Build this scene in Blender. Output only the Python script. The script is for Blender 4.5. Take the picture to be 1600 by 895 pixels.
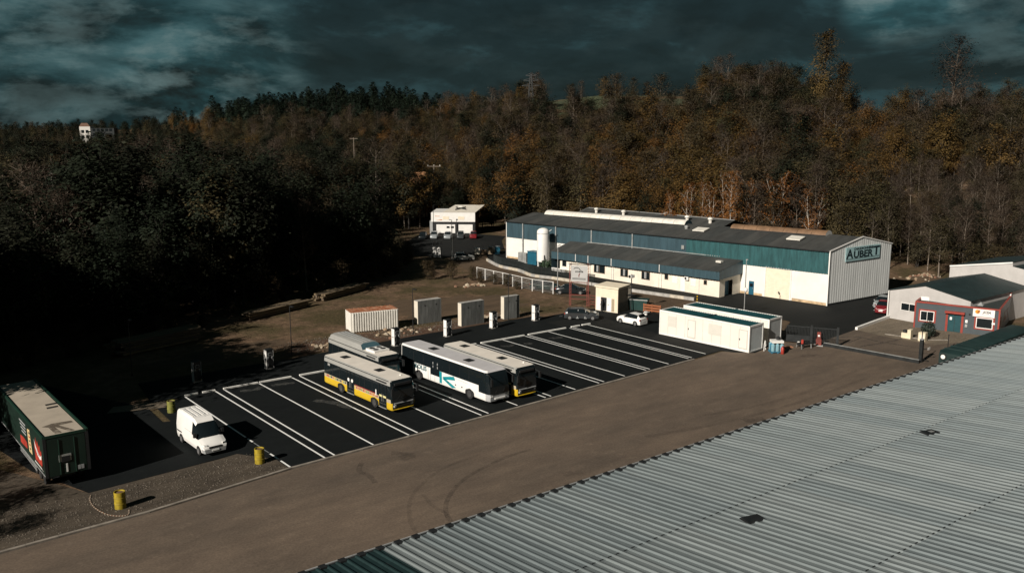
import bpy, bmesh, math, random
import numpy as np
from mathutils import Vector, Matrix, Euler
for o in list(bpy.data.objects): bpy.data.objects.remove(o)
S = bpy.context.scene
COL = S.collection
PI = math.pi
R = math.radians
random.seed(7)

# ------------------------------------------------------------------ camera, sky, sun, exposure
# world axes: x runs along the kerb of the bus park, y away from it, the drone hovers over the origin
CAM_H = 25.0
cam = bpy.data.cameras.new('camera'); cam_o = bpy.data.objects.new('camera', cam); COL.objects.link(cam_o)
cam.sensor_width = 36; cam.lens = 36 * 1380 / 1600.0
cam.clip_start = 0.5; cam.clip_end = 8000
cam_o.location = (0, 0, CAM_H)
cam_o.rotation_euler = (R(90 - 10.29), 0, R(-39.2))
S.camera = cam_o
SUN_EL, SUN_AZ = R(29), R(11)
to_sun = Vector((-math.cos(SUN_AZ) * math.cos(SUN_EL), -math.sin(SUN_AZ) * math.cos(SUN_EL), math.sin(SUN_EL)))
sun = bpy.data.lights.new('sun', 'SUN'); sun.energy = 5.0; sun.angle = R(0.5); sun.color = (1.0, 0.92, 0.82)
sun_o = bpy.data.objects.new('sun', sun); COL.objects.link(sun_o)
sun_o.rotation_euler = to_sun.to_track_quat('Z', 'Y').to_euler()
sun_o.location = (-60, -20, 80)
S.view_settings.view_transform = 'Standard'; S.view_settings.look = 'None'
S.view_settings.exposure = 0.25; S.view_settings.gamma = 1.0; S.view_settings.use_curve_mapping = False

W = bpy.data.worlds.new('World'); S.world = W; W.use_nodes = True
def build_sky():
    nt = W.node_tree; N = nt.nodes; L = nt.links; N.clear()
    out = N.new('ShaderNodeOutputWorld'); bg = N.new('ShaderNodeBackground'); bg.inputs[1].default_value = 0.09
    L.new(bg.outputs[0], out.inputs[0])
    sky = N.new('ShaderNodeTexSky'); sky.sky_type = 'NISHITA'; sky.sun_disc = False
    sky.sun_elevation = SUN_EL; sky.sun_rotation = math.atan2(to_sun.x, to_sun.y); sky.dust_density = 2
    tc = N.new('ShaderNodeTexCoord')
    sep = N.new('ShaderNodeSeparateXYZ'); L.new(tc.outputs['Generated'], sep.inputs[0])
    def math_(op, a, b=None, clamp=False):
        m = N.new('ShaderNodeMath'); m.operation = op; m.use_clamp = clamp
        for k, x in enumerate((a, b)):
            if x is None: continue
            if isinstance(x, (int, float)): m.inputs[k].default_value = x
            else: L.new(x, m.inputs[k])
        return m.outputs[0]
    def ramp(x, *stops):
        r = N.new('ShaderNodeValToRGB'); L.new(x, r.inputs[0]); e = r.color_ramp.elements
        r.color_ramp.interpolation = 'EASE'
        e[0].position, e[0].color = stops[0][0], (*stops[0][1], 1); e[1].position, e[1].color = stops[-1][0], (*stops[-1][1], 1)
        for p, c in stops[1:-1]:
            q = e.new(p); q.color = (*c, 1)
        return r.outputs[0]
    def noise(scale, detail, rough, off, dist=0.3, zs=1.0):
        mp = N.new('ShaderNodeMapping'); mp.inputs['Location'].default_value = off
        mp.inputs['Scale'].default_value = (1.0, 1.0, 2.7 * zs)
        L.new(tc.outputs['Generated'], mp.inputs[0])
        n = N.new('ShaderNodeTexNoise'); n.inputs['Scale'].default_value = scale; n.inputs['Detail'].default_value = detail
        n.inputs['Roughness'].default_value = rough; n.inputs['Distortion'].default_value = dist
        L.new(mp.outputs[0], n.inputs['Vector']); return n.outputs['Fac']
    def rgbmix(f, a, b, mode='MIX'):
        m = N.new('ShaderNodeMix'); m.data_type = 'RGBA'; m.blend_type = mode
        for s, x in ((m.inputs[0], f), (m.inputs[6], a), (m.inputs[7], b)):
            if isinstance(x, (int, float)): s.default_value = x
            elif isinstance(x, tuple): s.default_value = (*x, 1)
            else: L.new(x, s)
        return m.outputs[2]
    big = noise(2.4, 6, 0.55, SKY_OFF[0])                     # great dark banks
    mid = noise(6.5, 8, 0.60, SKY_OFF[1], 0.4)                 # cumulus rolls
    fine = noise(17.0, 8, 0.62, SKY_OFF[2], 0.3)
    def emboss(n, scale, detail, rough, off, dist, k):            # lit brows and dark bellies of the banks
        o2 = (off[0] + 0.030, off[1] + 0.012, off[2] - 0.085)
        return math_('MULTIPLY', math_('SUBTRACT', n, noise(scale, detail, rough, o2, dist)), k)
    rel = math_('ADD', emboss(mid, 6.5, 8, 0.60, SKY_OFF[1], 0.4, 1.5), emboss(big, 2.4, 6, 0.55, SKY_OFF[0], 0.3, 1.2))
    base = ramp(math_('ADD', math_('ADD', math_('MULTIPLY', big, 0.62), math_('MULTIPLY', mid, 0.38)), math_('MULTIPLY', rel, 0.35)),
                (0.36, (0.072, 0.148, 0.154)), (0.54, (0.094, 0.205, 0.224)), (0.70, (0.18, 0.45, 0.51)))
    rolls = ramp(math_('ADD', math_('MULTIPLY', mid, 0.62), math_('MULTIPLY', fine, 0.38)),
                 (0.50, (0, 0, 0)), (0.68, (1, 1, 1)))
    # openings in the bank: low on the left of the valley and high on the right
    def opening(direction, width, amount):
        d = N.new('ShaderNodeVectorMath'); d.operation = 'DOT_PRODUCT'
        L.new(tc.outputs['Generated'], d.inputs[0]); d.inputs[1].default_value = Vector(direction).normalized()
        m = N.new('ShaderNodeMapRange'); m.interpolation_type = 'SMOOTHERSTEP'
        m.inputs['From Min'].default_value = math.cos(width); m.inputs['From Max'].default_value = 1.0
        m.inputs['To Max'].default_value = amount
        L.new(d.outputs['Value'], m.inputs[0]); return m.outputs[0]
    opens = None
    for d, w, a in SKY_OPEN:
        o = opening(d, w, a); opens = o if opens is None else math_('ADD', opens, o)
    cum_n = noise(9.0, 9, 0.62, (1.3, 0.2, 0.4), 0.15, 1.0); cum_r = math_('MULTIPLY', math_('SUBTRACT', cum_n, noise(9.0, 9, 0.62, (1.335, 0.215, 0.33), 0.15, 1.0)), 2.2)
    cum = ramp(math_('ADD', cum_n, math_('MULTIPLY', cum_r, 0.25)), (0.42, (0, 0, 0)), (0.72, (1, 1, 1)))
    opens = math_('MINIMUM', math_('MULTIPLY', opens, math_('ADD', math_('MULTIPLY', mid, 2.2), -0.1, True)), 1.1)
    lit = math_('MULTIPLY', math_('ADD', math_('ADD', math_('MULTIPLY', rolls, 0.35), math_('MULTIPLY', cum, 0.8)), math_('MULTIPLY', rel, 0.8), True), math_('ADD', opens, 0.05), True)
    c1 = rgbmix(math_('MULTIPLY', math_('MULTIPLY', opens, math_('ADD', mid, math_('MULTIPLY', rel, 1.5))), 1.15, True), base, (0.27, 0.90, 1.02))
    c2 = rgbmix(lit, c1, (1.20, 1.80, 1.80))
    # a little clear sky shows between the banks
    c3 = rgbmix(0.012, c2, sky.outputs[0])
    L.new(c3, bg.inputs[0])
def bearing(px, py):                                            # direction of a place in the sky seen from the hover point
    a = math.atan((px - 800) / 1380) ; h = R(39.2) + a
    e = (197 - py) / 1380
    return (math.sin(h), math.cos(h), e)
SKY_OFF = [(3.1, 1.7, 0), (0.4, 5.2, 0), (2.2, 0.3, 0)]
SKY_OPEN = [(bearing(120, 105), R(11), 0.50), (bearing(350, 125), R(7), 0.50), (bearing(1350, 32), R(2.6), 0.8), (bearing(1400, 12), R(3.6), 0.75), (bearing(1455, 2), R(3.0), 0.7), (bearing(1600, 95), R(5), 0.35)]
build_sky()

# ------------------------------------------------------------------ helpers
class MB:
    def __init__(s): s.v = []; s.f = []
    def add(s, vs, fs):
        o = len(s.v); s.v += [tuple(p) for p in vs]; s.f += [tuple(i + o for i in f) for f in fs]; return s
    def quad(s, a, b, c, d): return s.add((a, b, c, d), ((0, 1, 2, 3),))
    def poly(s, ps): return s.add(ps, (tuple(range(len(ps))),))
    def box(s, x0, x1, y0, y1, z0, z1):
        return s.add([(x0, y0, z0), (x1, y0, z0), (x1, y1, z0), (x0, y1, z0), (x0, y0, z1), (x1, y0, z1), (x1, y1, z1), (x0, y1, z1)],
                     [(0, 3, 2, 1), (4, 5, 6, 7), (0, 1, 5, 4), (1, 2, 6, 5), (2, 3, 7, 6), (3, 0, 4, 7)])
    def prism(s, poly, z0, z1):                                   # poly counter-clockwise (x, y)
        n = len(poly)
        a = [(x, y, z0) for x, y in poly] + [(x, y, z1) for x, y in poly]
        return s.add(a, [tuple(range(n - 1, -1, -1)), tuple(range(n, 2 * n))] + [(i, (i + 1) % n, n + (i + 1) % n, n + i) for i in range(n)])
    def extr(s, prof, y0, y1):                                    # profile (x, z) swept along y
        n = len(prof)
        a = [(x, y0, z) for x, z in prof] + [(x, y1, z) for x, z in prof]
        return s.add(a, [tuple(range(n)), tuple(range(2 * n - 1, n - 1, -1))] + [(i, n + i, n + (i + 1) % n, (i + 1) % n) for i in range(n)])
    def cyl(s, p, q, r0, r1=None, n=10, caps=True):
        r1 = r0 if r1 is None else r1
        p = Vector(p); q = Vector(q); d = (q - p).normalized()
        u = d.cross(Vector((0, 0, 1)) if abs(d.z) < 0.9 else Vector((1, 0, 0))).normalized(); w = d.cross(u)
        a = []
        for c, r in ((p, r0), (q, r1)):
            for k in range(n):
                t = 2 * PI * k / n; a.append(c + u * (r * math.cos(t)) + w * (r * math.sin(t)))
        fs = [(k, (k + 1) % n, n + (k + 1) % n, n + k) for k in range(n)]
        if caps: fs += [tuple(range(n - 1, -1, -1)), tuple(range(n, 2 * n))]
        return s.add(a, fs)
    def path(s, pts, r, n=6):
        for a, b in zip(pts[:-1], pts[1:]): s.cyl(a, b, r, r, n)
        return s
    def bar(s, p, q, w, h):                                       # a rectangular bar from p to q
        p = Vector(p); q = Vector(q); d = (q - p).normalized()
        u = d.cross(Vector((0, 0, 1)) if abs(d.z) < 0.95 else Vector((1, 0, 0))).normalized() * (w / 2); t = u.cross(d).normalized() * (h / 2)
        a = [c + i * u + j * t for c in (p, q) for i, j in ((-1, -1), (1, -1), (1, 1), (-1, 1))]
        return s.add(a, [(3, 2, 1, 0), (4, 5, 6, 7), (0, 1, 5, 4), (1, 2, 6, 5), (2, 3, 7, 6), (3, 0, 4, 7)])
    def lathe(s, prof, n=14, c=(0, 0)):                           # (r, z)
        a = [(c[0] + r * math.cos(2 * PI * k / n), c[1] + r * math.sin(2 * PI * k / n), z) for r, z in prof for k in range(n)]
        fs = [(i * n + k, i * n + (k + 1) % n, (i + 1) * n + (k + 1) % n, (i + 1) * n + k) for i in range(len(prof) - 1) for k in range(n)]
        fs += [tuple(range(n - 1, -1, -1)), tuple(range((len(prof) - 1) * n, len(prof) * n))]
        return s.add(a, fs)
    def rock(s, c, r, rng, sq=0.7):
        bm = bmesh.new(); bmesh.ops.create_icosphere(bm, subdivisions=1, radius=1)
        e = [rng.uniform(0.6, 1.2) for _ in range(3)]
        vs = [(c[0] + v.co.x * r * e[0] * rng.uniform(.75, 1.2), c[1] + v.co.y * r * e[1] * rng.uniform(.75, 1.2), c[2] + v.co.z * r * e[2] * sq * rng.uniform(.75, 1.2)) for v in bm.verts]
        bm.verts.index_update(); fs = [tuple(v.index for v in f.verts) for f in bm.faces]; bm.free()
        return s.add(vs, fs)
    def mesh(s, name, mat=None, smooth=None):
        me = bpy.data.meshes.new(name); me.from_pydata([tuple(p) for p in s.v], [], s.f)
        if smooth is not None:
            bm = bmesh.new(); bm.from_mesh(me); bmesh.ops.remove_doubles(bm, verts=bm.verts, dist=0.0005)
            bmesh.ops.recalc_face_normals(bm, faces=bm.faces); bm.to_mesh(me); bm.free()
            me.polygons.foreach_set('use_smooth', [True] * len(me.polygons)); me.set_sharp_from_angle(angle=R(smooth))
        me.update()
        if mat: me.materials.append(mat)
        return me
    def build(s, name, mat, parent=None, loc=(0, 0, 0), rz=0, smooth=None):
        return put(name, s.mesh(name, mat, smooth), parent, loc, rz)
def put(name, me, parent=None, loc=(0, 0, 0), rz=0):
    o = bpy.data.objects.new(name, me); COL.objects.link(o); o.location = loc
    if rz: o.rotation_euler = (0, 0, rz)
    if parent: o.parent = parent
    return o
def tag(o, label, cat, group=None):
    o['label'] = label; o['category'] = cat
    if group: o['group'] = group
    return o
def thing(name, label, cat, loc=(0, 0, 0), rz=0, group=None):
    return tag(put(name, None, None, loc, rz), label, cat, group)
def struct(o): o['kind'] = 'structure'; return o
def stuff(o): o['kind'] = 'stuff'; return o
def kids(o): return [c for c in COL.objects if c.parent == o]
def dup(root, loc, rz, label, group=None):
    r = root.copy(); COL.objects.link(r); r.location = loc; r.rotation_euler = (0, 0, rz); r['label'] = label
    if group: r['group'] = group
    for c in list(root.children):
        k = c.copy(); COL.objects.link(k); k.parent = r
        for g in list(c.children):
            d = g.copy(); COL.objects.link(d); d.parent = k
    return r

MATS = {}
def mat(name, col, rough=0.7, metal=0.0, var=0.15, scale=1.5, bump=0.0, bscale=12.0, col2=None, spec=0.5, coords='Object', stretch=None, lo=0.35, hi=0.65, detail=6):
    if name in MATS: return MATS[name]
    m = bpy.data.materials.new(name); m.use_nodes = True; nt = m.node_tree; N = nt.nodes; L = nt.links
    p = N['Principled BSDF']; p.inputs['Roughness'].default_value = rough; p.inputs['Metallic'].default_value = metal
    p.inputs['Specular IOR Level'].default_value = spec
    tc = N.new('ShaderNodeTexCoord'); vec = tc.outputs[coords]
    if stretch:
        mp = N.new('ShaderNodeMapping'); mp.inputs['Scale'].default_value = stretch; L.new(vec, mp.inputs[0]); vec = mp.outputs[0]
    if var > 0 or col2:
        n = N.new('ShaderNodeTexNoise'); n.inputs['Scale'].default_value = scale; n.inputs['Detail'].default_value = detail; n.inputs['Roughness'].default_value = 0.62
        L.new(vec, n.inputs['Vector'])
        r = N.new('ShaderNodeValToRGB'); e = r.color_ramp.elements; e[0].position = lo; e[1].position = hi
        c2 = col2 if col2 else tuple(min(1, c * (1 + var)) for c in col); c1 = col if col2 else tuple(c * (1 - var) for c in col)
        e[0].color = (*c1, 1); e[1].color = (*c2, 1)
        L.new(n.outputs['Fac'], r.inputs[0]); L.new(r.outputs[0], p.inputs['Base Color'])
    else: p.inputs['Base Color'].default_value = (*col, 1)
    if bump > 0:
        b = N.new('ShaderNodeTexNoise'); b.inputs['Scale'].default_value = bscale; b.inputs['Detail'].default_value = 5; L.new(vec, b.inputs['Vector'])
        bp = N.new('ShaderNodeBump'); bp.inputs['Strength'].default_value = bump; bp.inputs['Distance'].default_value = 0.05
        L.new(b.outputs['Fac'], bp.inputs['Height']); L.new(bp.outputs[0], p.inputs['Normal'])
    MATS[name] = m; return m
def glass(name='dark_glass', col=(0.008, 0.012, 0.014), rough=0.08):
    return mat(name, col, rough, 0, var=0, spec=0.6)

M_white = mat('white_paint', (0.74, 0.73, 0.70), 0.45, var=0.06, scale=0.8)
M_cream = mat('cream_render', (0.70, 0.64, 0.54), 0.8, var=0.10, scale=0.5, bump=0.15, bscale=30)
M_glass = glass()
M_black = mat('black_plastic', (0.014, 0.015, 0.016), 0.5, var=0.2)
M_dark = mat('dark_steel', (0.022, 0.025, 0.026), 0.45, 0.3, var=0.3)
M_tyre = mat('tyre_rubber', (0.016, 0.016, 0.016), 0.85, var=0.2)
M_rim = mat('wheel_rim', (0.42, 0.42, 0.42), 0.35, 0.7, var=0.1)
M_galv = mat('galvanised_steel', (0.42, 0.43, 0.42), 0.4, 0.5, var=0.2)
M_grey = mat('grey_paint', (0.30, 0.31, 0.31), 0.5, var=0.12)
M_red = mat('red_paint', (0.33, 0.035, 0.022), 0.5, var=0.25)
M_concrete = mat('concrete', (0.33, 0.32, 0.30), 0.9, var=0.25, scale=1.1, bump=0.3, bscale=14)
M_lamp = mat('lamp_glass', (0.75, 0.75, 0.72), 0.2, var=0)

FONT_CACHE = {}
def text_mesh(txt, size, mat_, depth=0.01, shear=0.0, bold=0.0):
    key = (txt, size, shear, bold, depth)
    if key not in FONT_CACHE:
        cu = bpy.data.curves.new('lettering', 'FONT'); cu.body = txt; cu.size = size; cu.extrude = depth; cu.shear = shear; cu.offset = bold
        cu.align_x = 'CENTER'; cu.align_y = 'CENTER'; cu.resolution_u = 3
        o = bpy.data.objects.new('lettering', cu); COL.objects.link(o)
        dg = bpy.context.evaluated_depsgraph_get(); me = bpy.data.meshes.new_from_object(o.evaluated_get(dg))
        bpy.data.objects.remove(o); FONT_CACHE[key] = me
    me = FONT_CACHE[key].copy(); me.materials.clear(); me.materials.append(mat_); return me
def text_on(parent, name, txt, size, mat_, pos, face, sx=1.0, **kw):
    """flat lettering standing on a vertical face; face = heading (radians, local) the reader looks along the -normal of"""
    o = put(name, text_mesh(txt, size, mat_, **kw), parent, pos)
    o.rotation_euler = Euler((PI / 2, 0, face), 'XYZ'); o.scale = (sx, 1, 1)
    return o
# ------------------------------------------------------------------ terrain
def heading(px): return 39.2 + math.degrees(math.atan((px - 800) / 1380))
HT = [(-3000, 300, 1500, 8), (-900, 400, 1500, 14), (0, 500, 1600, 20), (200, 480, 1500, 20), (290, 420, 800, 17), (350, 400, 700, 23), (420, 380, 680, 29), (600, 330, 660, 33),
      (690, 300, 640, 30), (760, 250, 520, 25), (800, 220, 470, 26), (860, 205, 450, 36), (930, 192, 450, 39), (1080, 176, 430, 36), (1150, 172, 400, 33), (1250, 165, 400, 31), (1330, 160, 400, 22), (1400, 155, 400, 22),
      (1600, 150, 400, 26), (2600, 150, 400, 28), (6000, 160, 420, 30)]
HH = np.array([heading(r[0]) for r in HT]); H0 = np.array([r[1] for r in HT]); H1 = np.array([r[2] for r in HT]); HZ = np.array([r[3] for r in HT])
def terrain_z(u, v):
    u = np.asarray(u, float); v = np.asarray(v, float)
    r = np.hypot(u, v); h = np.degrees(np.arctan2(u, v))
    d0 = np.interp(h, HH, H0); d1 = np.interp(h, HH, H1); z1 = np.interp(h, HH, HZ)
    back = np.clip((np.abs(h - 40) - 95) / 40, 0, 1); z1 = z1 * (1 - back)
    t = np.clip((r - d0) / (d1 - d0), 0, 1); s = t * t * (3 - 2 * t) * 0.55 + t * 0.45
    z = z1 * s + np.clip(r - d1, 0, 260) * np.where(d1 < 1000, 0.03, -0.05) * (1 - back)
    z = z + np.clip(t * 3, 0, 1) * (1.6 * np.sin(u * 0.045 + 1.3) * np.sin(v * 0.038) + 0.8 * np.sin(u * 0.11 + v * 0.07))
    return z
def ground_mat():
    m = bpy.data.materials.new('ground_earth'); m.use_nodes = True; nt = m.node_tree; N = nt.nodes; L = nt.links
    p = N['Principled BSDF']; p.inputs['Roughness'].default_value = 0.95; p.inputs['Specular IOR Level'].default_value = 0.15
    tc = N.new('ShaderNodeTexCoord')
    def noise(s, d):
        n = N.new('ShaderNodeTexNoise'); n.inputs['Scale'].default_value = s; n.inputs['Detail'].default_value = d; n.inputs['Roughness'].default_value = 0.65; L.new(tc.outputs['Object'], n.inputs['Vector']); return n.outputs['Fac']
    def ramp(x, a, b, c1, c2):
        r = N.new('ShaderNodeValToRGB'); e = r.color_ramp.elements; e[0].position, e[1].position = a, b; e[0].color = (*c1, 1); e[1].color = (*c2, 1); L.new(x, r.inputs[0]); return r.outputs[0]
    earth = ramp(noise(0.9, 8), 0.3, 0.7, (0.062, 0.040, 0.025), (0.185, 0.122, 0.076))
    grass = ramp(noise(2.2, 8), 0.3, 0.7, (0.034, 0.027, 0.013), (0.095, 0.074, 0.036))
    f = ramp(noise(0.12, 5), 0.44, 0.58, (0, 0, 0), (1, 1, 1))
    mx = N.new('ShaderNodeMix'); mx.data_type = 'RGBA'; L.new(f, mx.inputs[0]); L.new(earth, mx.inputs[6]); L.new(grass, mx.inputs[7])
    L.new(mx.outputs[2], p.inputs['Base Color'])
    bp = N.new('ShaderNodeBump'); bp.inputs['Strength'].default_value = 0.7; bp.inputs['Distance'].default_value = 0.25; L.new(noise(1.7, 9), bp.inputs['Height']); L.new(bp.outputs[0], p.inputs['Normal'])
    return m
def build_terrain():
    rad = [0.0, 30, 60, 85, 100, 115, 130, 140, 150] + list(np.arange(160, 480, 10)) + list(np.arange(480, 900, 25)) + [950, 1050, 1200, 1400, 1700, 2100, 2700, 3500, 5000]
    nh = 180; hs = np.linspace(-180, 180, nh, endpoint=False)
    rr, hh = np.meshgrid(rad, hs, indexing='ij'); u = rr * np.sin(np.radians(hh)); v = rr * np.cos(np.radians(hh))
    z = terrain_z(u, v) - 0.02
    pts = np.stack([u, v, z], -1).reshape(-1, 3)
    fs = []
    for i in range(len(rad) - 1):
        for k in range(nh):
            a = i * nh + k; b = i * nh + (k + 1) % nh
            fs.append((a + nh, b + nh, b, a) if i else (a + nh, b + nh, a))
    me = bpy.data.meshes.new('terrain'); me.from_pydata(pts.tolist(), [], fs)
    bm = bmesh.new(); bm.from_mesh(me); bmesh.ops.remove_doubles(bm, verts=bm.verts, dist=0.001); bmesh.ops.recalc_face_normals(bm, faces=bm.faces)
    if sum(f.normal.z for f in bm.faces) < 0: bmesh.ops.reverse_faces(bm, faces=bm.faces)
    bm.to_mesh(me); bm.free()
    me.polygons.foreach_set('use_smooth', [True] * len(me.polygons)); me.materials.append(ground_mat())
    struct(put('terrain', me))
build_terrain()
def sheet(name, poly, z, m, parent=None):
    o = MB().poly([(x, y, z) for x, y in poly]).build(name, m, parent)
    if sum(p.normal.z for p in o.data.polygons) < 0: o.data.flip_normals()
    return o if parent else struct(o)
def paving_mat(name, c1, c2, c3, sc=0.35, rough=0.85):
    """worn paving: broad stains, fine aggregate and a few dark oil spots"""
    m = bpy.data.materials.new(name); m.use_nodes = True; nt = m.node_tree; N = nt.nodes; L = nt.links
    p = N['Principled BSDF']; p.inputs['Roughness'].default_value = rough; p.inputs['Specular IOR Level'].default_value = 0.12
    tc = N.new('ShaderNodeTexCoord')
    def noise(s, d, st=(1, 1, 1)):
        mp = N.new('ShaderNodeMapping'); mp.inputs['Scale'].default_value = st; L.new(tc.outputs['Object'], mp.inputs[0])
        n = N.new('ShaderNodeTexNoise'); n.inputs['Scale'].default_value = s; n.inputs['Detail'].default_value = d; n.inputs['Roughness'].default_value = 0.65; L.new(mp.outputs[0], n.inputs['Vector']); return n.outputs['Fac']
    def ramp(x, a, b, k1, k2):
        r = N.new('ShaderNodeValToRGB'); e = r.color_ramp.elements; e[0].position, e[1].position = a, b; e[0].color = (*k1, 1); e[1].color = (*k2, 1); L.new(x, r.inputs[0]); return r.outputs[0]
    def mix(f, a, b, mode='MIX'):
        q = N.new('ShaderNodeMix'); q.data_type = 'RGBA'; q.blend_type = mode
        for s, x in ((q.inputs[0], f), (q.inputs[6], a), (q.inputs[7], b)):
            if isinstance(x, tuple): s.default_value = (*x, 1)
            elif isinstance(x, float): s.default_value = x
            else: L.new(x, s)
        return q.outputs[2]
    base = mix(ramp(noise(sc * 0.35, 6, (0.5, 1.3, 1)), 0.35, 0.65, (0, 0, 0), (1, 1, 1)), c1, c2)
    base = mix(ramp(noise(sc * 3.1, 7), 0.55, 0.75, (0, 0, 0), (0.55, 0.55, 0.55)), base, c3)
    base = mix(0.38, base, ramp(noise(6.5, 9), 0.32, 0.68, (0.50, 0.50, 0.51), (1.5, 1.48, 1.44)), 'MULTIPLY')
    base = mix(0.45, base, ramp(noise(sc * 1.3, 8, (0.6, 1.6, 1)), 0.34, 0.66, (0.66, 0.66, 0.68), (1.26, 1.25, 1.22)), 'MULTIPLY')
    spots = ramp(noise(sc * 5.5, 3), 0.72, 0.78, (1, 1, 1), (0.45, 0.45, 0.45))
    base = mix(0.7, base, spots, 'MULTIPLY')
    L.new(base, p.inputs['Base Color'])
    bp = N.new('ShaderNodeBump'); bp.inputs['Strength'].default_value = 0.35; bp.inputs['Distance'].default_value = 0.03; L.new(noise(14.0, 5), bp.inputs['Height']); L.new(bp.outputs[0], p.inputs['Normal'])
    return m
M_yard = paving_mat('yard_surface', (0.142, 0.109, 0.083), (0.098, 0.079, 0.063), (0.176, 0.138, 0.107))
M_entr = paving_mat('entrance_surface', (0.1230, 0.0968, 0.0754), (0.0902, 0.0722, 0.0574), (0.1435, 0.1148, 0.0902))
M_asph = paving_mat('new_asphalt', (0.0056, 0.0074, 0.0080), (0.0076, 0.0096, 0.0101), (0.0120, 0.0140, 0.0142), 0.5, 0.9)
M_fore = paving_mat('forecourt_asphalt', (0.0104, 0.0116, 0.0116), (0.0144, 0.0152, 0.0148), (0.0208, 0.0208, 0.0192), 0.4)
M_gravel = paving_mat('pale_gravel', (0.1785, 0.1470, 0.1103), (0.1260, 0.1050, 0.0788), (0.2310, 0.1890, 0.1470), 1.2, 0.95)
M_strip = paving_mat('dirty_gravel', (0.0840, 0.0688, 0.0528), (0.0480, 0.0400, 0.0312), (0.1600, 0.1320, 0.1024), 1.3, 0.95)
M_drive = paving_mat('dirt_drive', (0.1062, 0.0748, 0.0493), (0.0723, 0.0527, 0.0357), (0.1445, 0.1062, 0.0723), 0.8, 0.95)
sheet('access_road', [(87.8, 58.6), (98.6, 64), (100.2, 80.9), (98.6, 89.8), (96.6, 105), (95.2, 112), (97, 118), (97.4, 123), (100.2, 130), (106, 140), (118, 150), (116, 158), (97, 139), (90, 122), (87.6, 116), (87.4, 98), (88.5, 90), (89.5, 84)], 0.004, M_drive)
sheet('far_car_park', [(97, 139.5), (101, 136), (106, 140.5), (113, 141), (121, 152), (127, 158), (124, 166), (112, 172), (100, 160), (93, 146)], 0.008, M_fore)
sheet('forecourt', [(88.3, 58.9), (91.9, 55.4), (101.2, 56.2), (111.2, 57.2), (135, 57), (138, 64), (127, 66.2), (112, 67), (106.2, 131.8), (112, 139.2), (106.5, 138.8), (100.8, 130.6), (97.7, 123.1), (97.4, 117.5), (95.8, 112), (97.2, 105), (99, 89.9), (100.6, 80.9), (98.9, 64)], 0.012, M_fore)
sheet('entrance_road', [(91, 54.5), (91.9, 55.4), (101.2, 56.2), (100.5, 52.2), (101, 46.3), (108.6, 43.2), (140, 41), (140, 28), (92, 28), (91.9, 43.4)], 0.012, M_entr)
sheet('gravel_drive', [(101.2, 56.2), (111.2, 57.2), (111.9, 54), (108.3, 52.3), (110.8, 43.2), (108.6, 43.2), (101, 46.3), (100.5, 52.2)], 0.016, M_gravel)
yard = sheet('yard_paving', [(-80, 56.9), (7.3, 57.0), (16, 57.2), (26.5, 58.3), (45, 58.6), (74.2, 59.5), (79.4, 59.9), (82, 58.6), (88.2, 58.7), (91, 54.5), (91.9, 43.4), (92, 28), (-80, 28)], 0.014, M_yard)
sheet('gravel_strip', [(-80, 57.2), (7.3, 57.3), (16, 57.5), (26.6, 58.7), (26.5, 61.5), (25.3, 64), (23, 63.7), (13.7, 63.2), (12.5, 66), (6, 80), (-80, 90)], 0.010, M_strip)
sheet('left_asphalt', [(13.7, 63.2), (23, 63.75), (24.6, 63.9), (26.45, 61.0), (26.45, 81.0), (23.5, 80.5), (23.2, 75), (22.6, 75.2), (22.8, 79.6), (22, 82), (17, 94), (8, 92), (11.5, 70)], 0.018, M_asph)
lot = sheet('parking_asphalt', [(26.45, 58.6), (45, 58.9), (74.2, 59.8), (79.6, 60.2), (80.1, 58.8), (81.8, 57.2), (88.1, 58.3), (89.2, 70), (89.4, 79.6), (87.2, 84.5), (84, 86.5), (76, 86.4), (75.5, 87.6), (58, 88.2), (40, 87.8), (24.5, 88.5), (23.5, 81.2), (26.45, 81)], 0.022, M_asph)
sheet('worn_apron', [(77.3, 60.4), (79.6, 60.4), (81.6, 81.2), (78.5, 83.4), (74, 83.6), (73.8, 80.6), (77.3, 80.2)], 0.026, M_fore)

# bay markings, each painted line a piece of the car park
M_line = mat('line_paint', (0.80, 0.80, 0.78), 0.7, var=0.12, scale=3.0, col2=(0.60, 0.60, 0.58), lo=0.62, hi=0.78)
M_faint = mat('faded_line_paint', (0.16, 0.17, 0.17), 0.8, var=0.5, scale=2.0)
def vf(u): return 58.65 + (u - 26.5) * 0.034
def vb(u): return 81.35 - (u - 26.5) * 0.038
LINES = [26.6, 29.48, 30.32, 33.8, 37.22, 38.08, 41.44, 44.9, 45.7, 49.13, 52.66, 53.35, 56.6, 59.9, 60.62, 63.7, 67.0, 67.6, 70.7, 74.08, 74.66, 77.15]
for k, u in enumerate(LINES):
    w = 0.075; a, b = vf(u) + 0.05, vb(u) - 0.15
    cut = [(a, b)]
    if k == 0: cut = [(a, 60.4), (60.9, 62.3), (65.6, 66.6), (67.0, b)]
    for (p, q) in cut: sheet('parking_line', [(u - w, p), (u + w, p), (u + w, q), (u - w, q)], 0.027, M_line, lot)
sheet('parking_line', [(26.55, 62.5), (26.65, 62.5), (26.65, 65.4), (26.55, 65.4)], 0.027, M_faint, lot)
M_kerbw = mat('white_kerb', (0.72, 0.71, 0.67), 0.75, var=0.15, scale=2)
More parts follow.
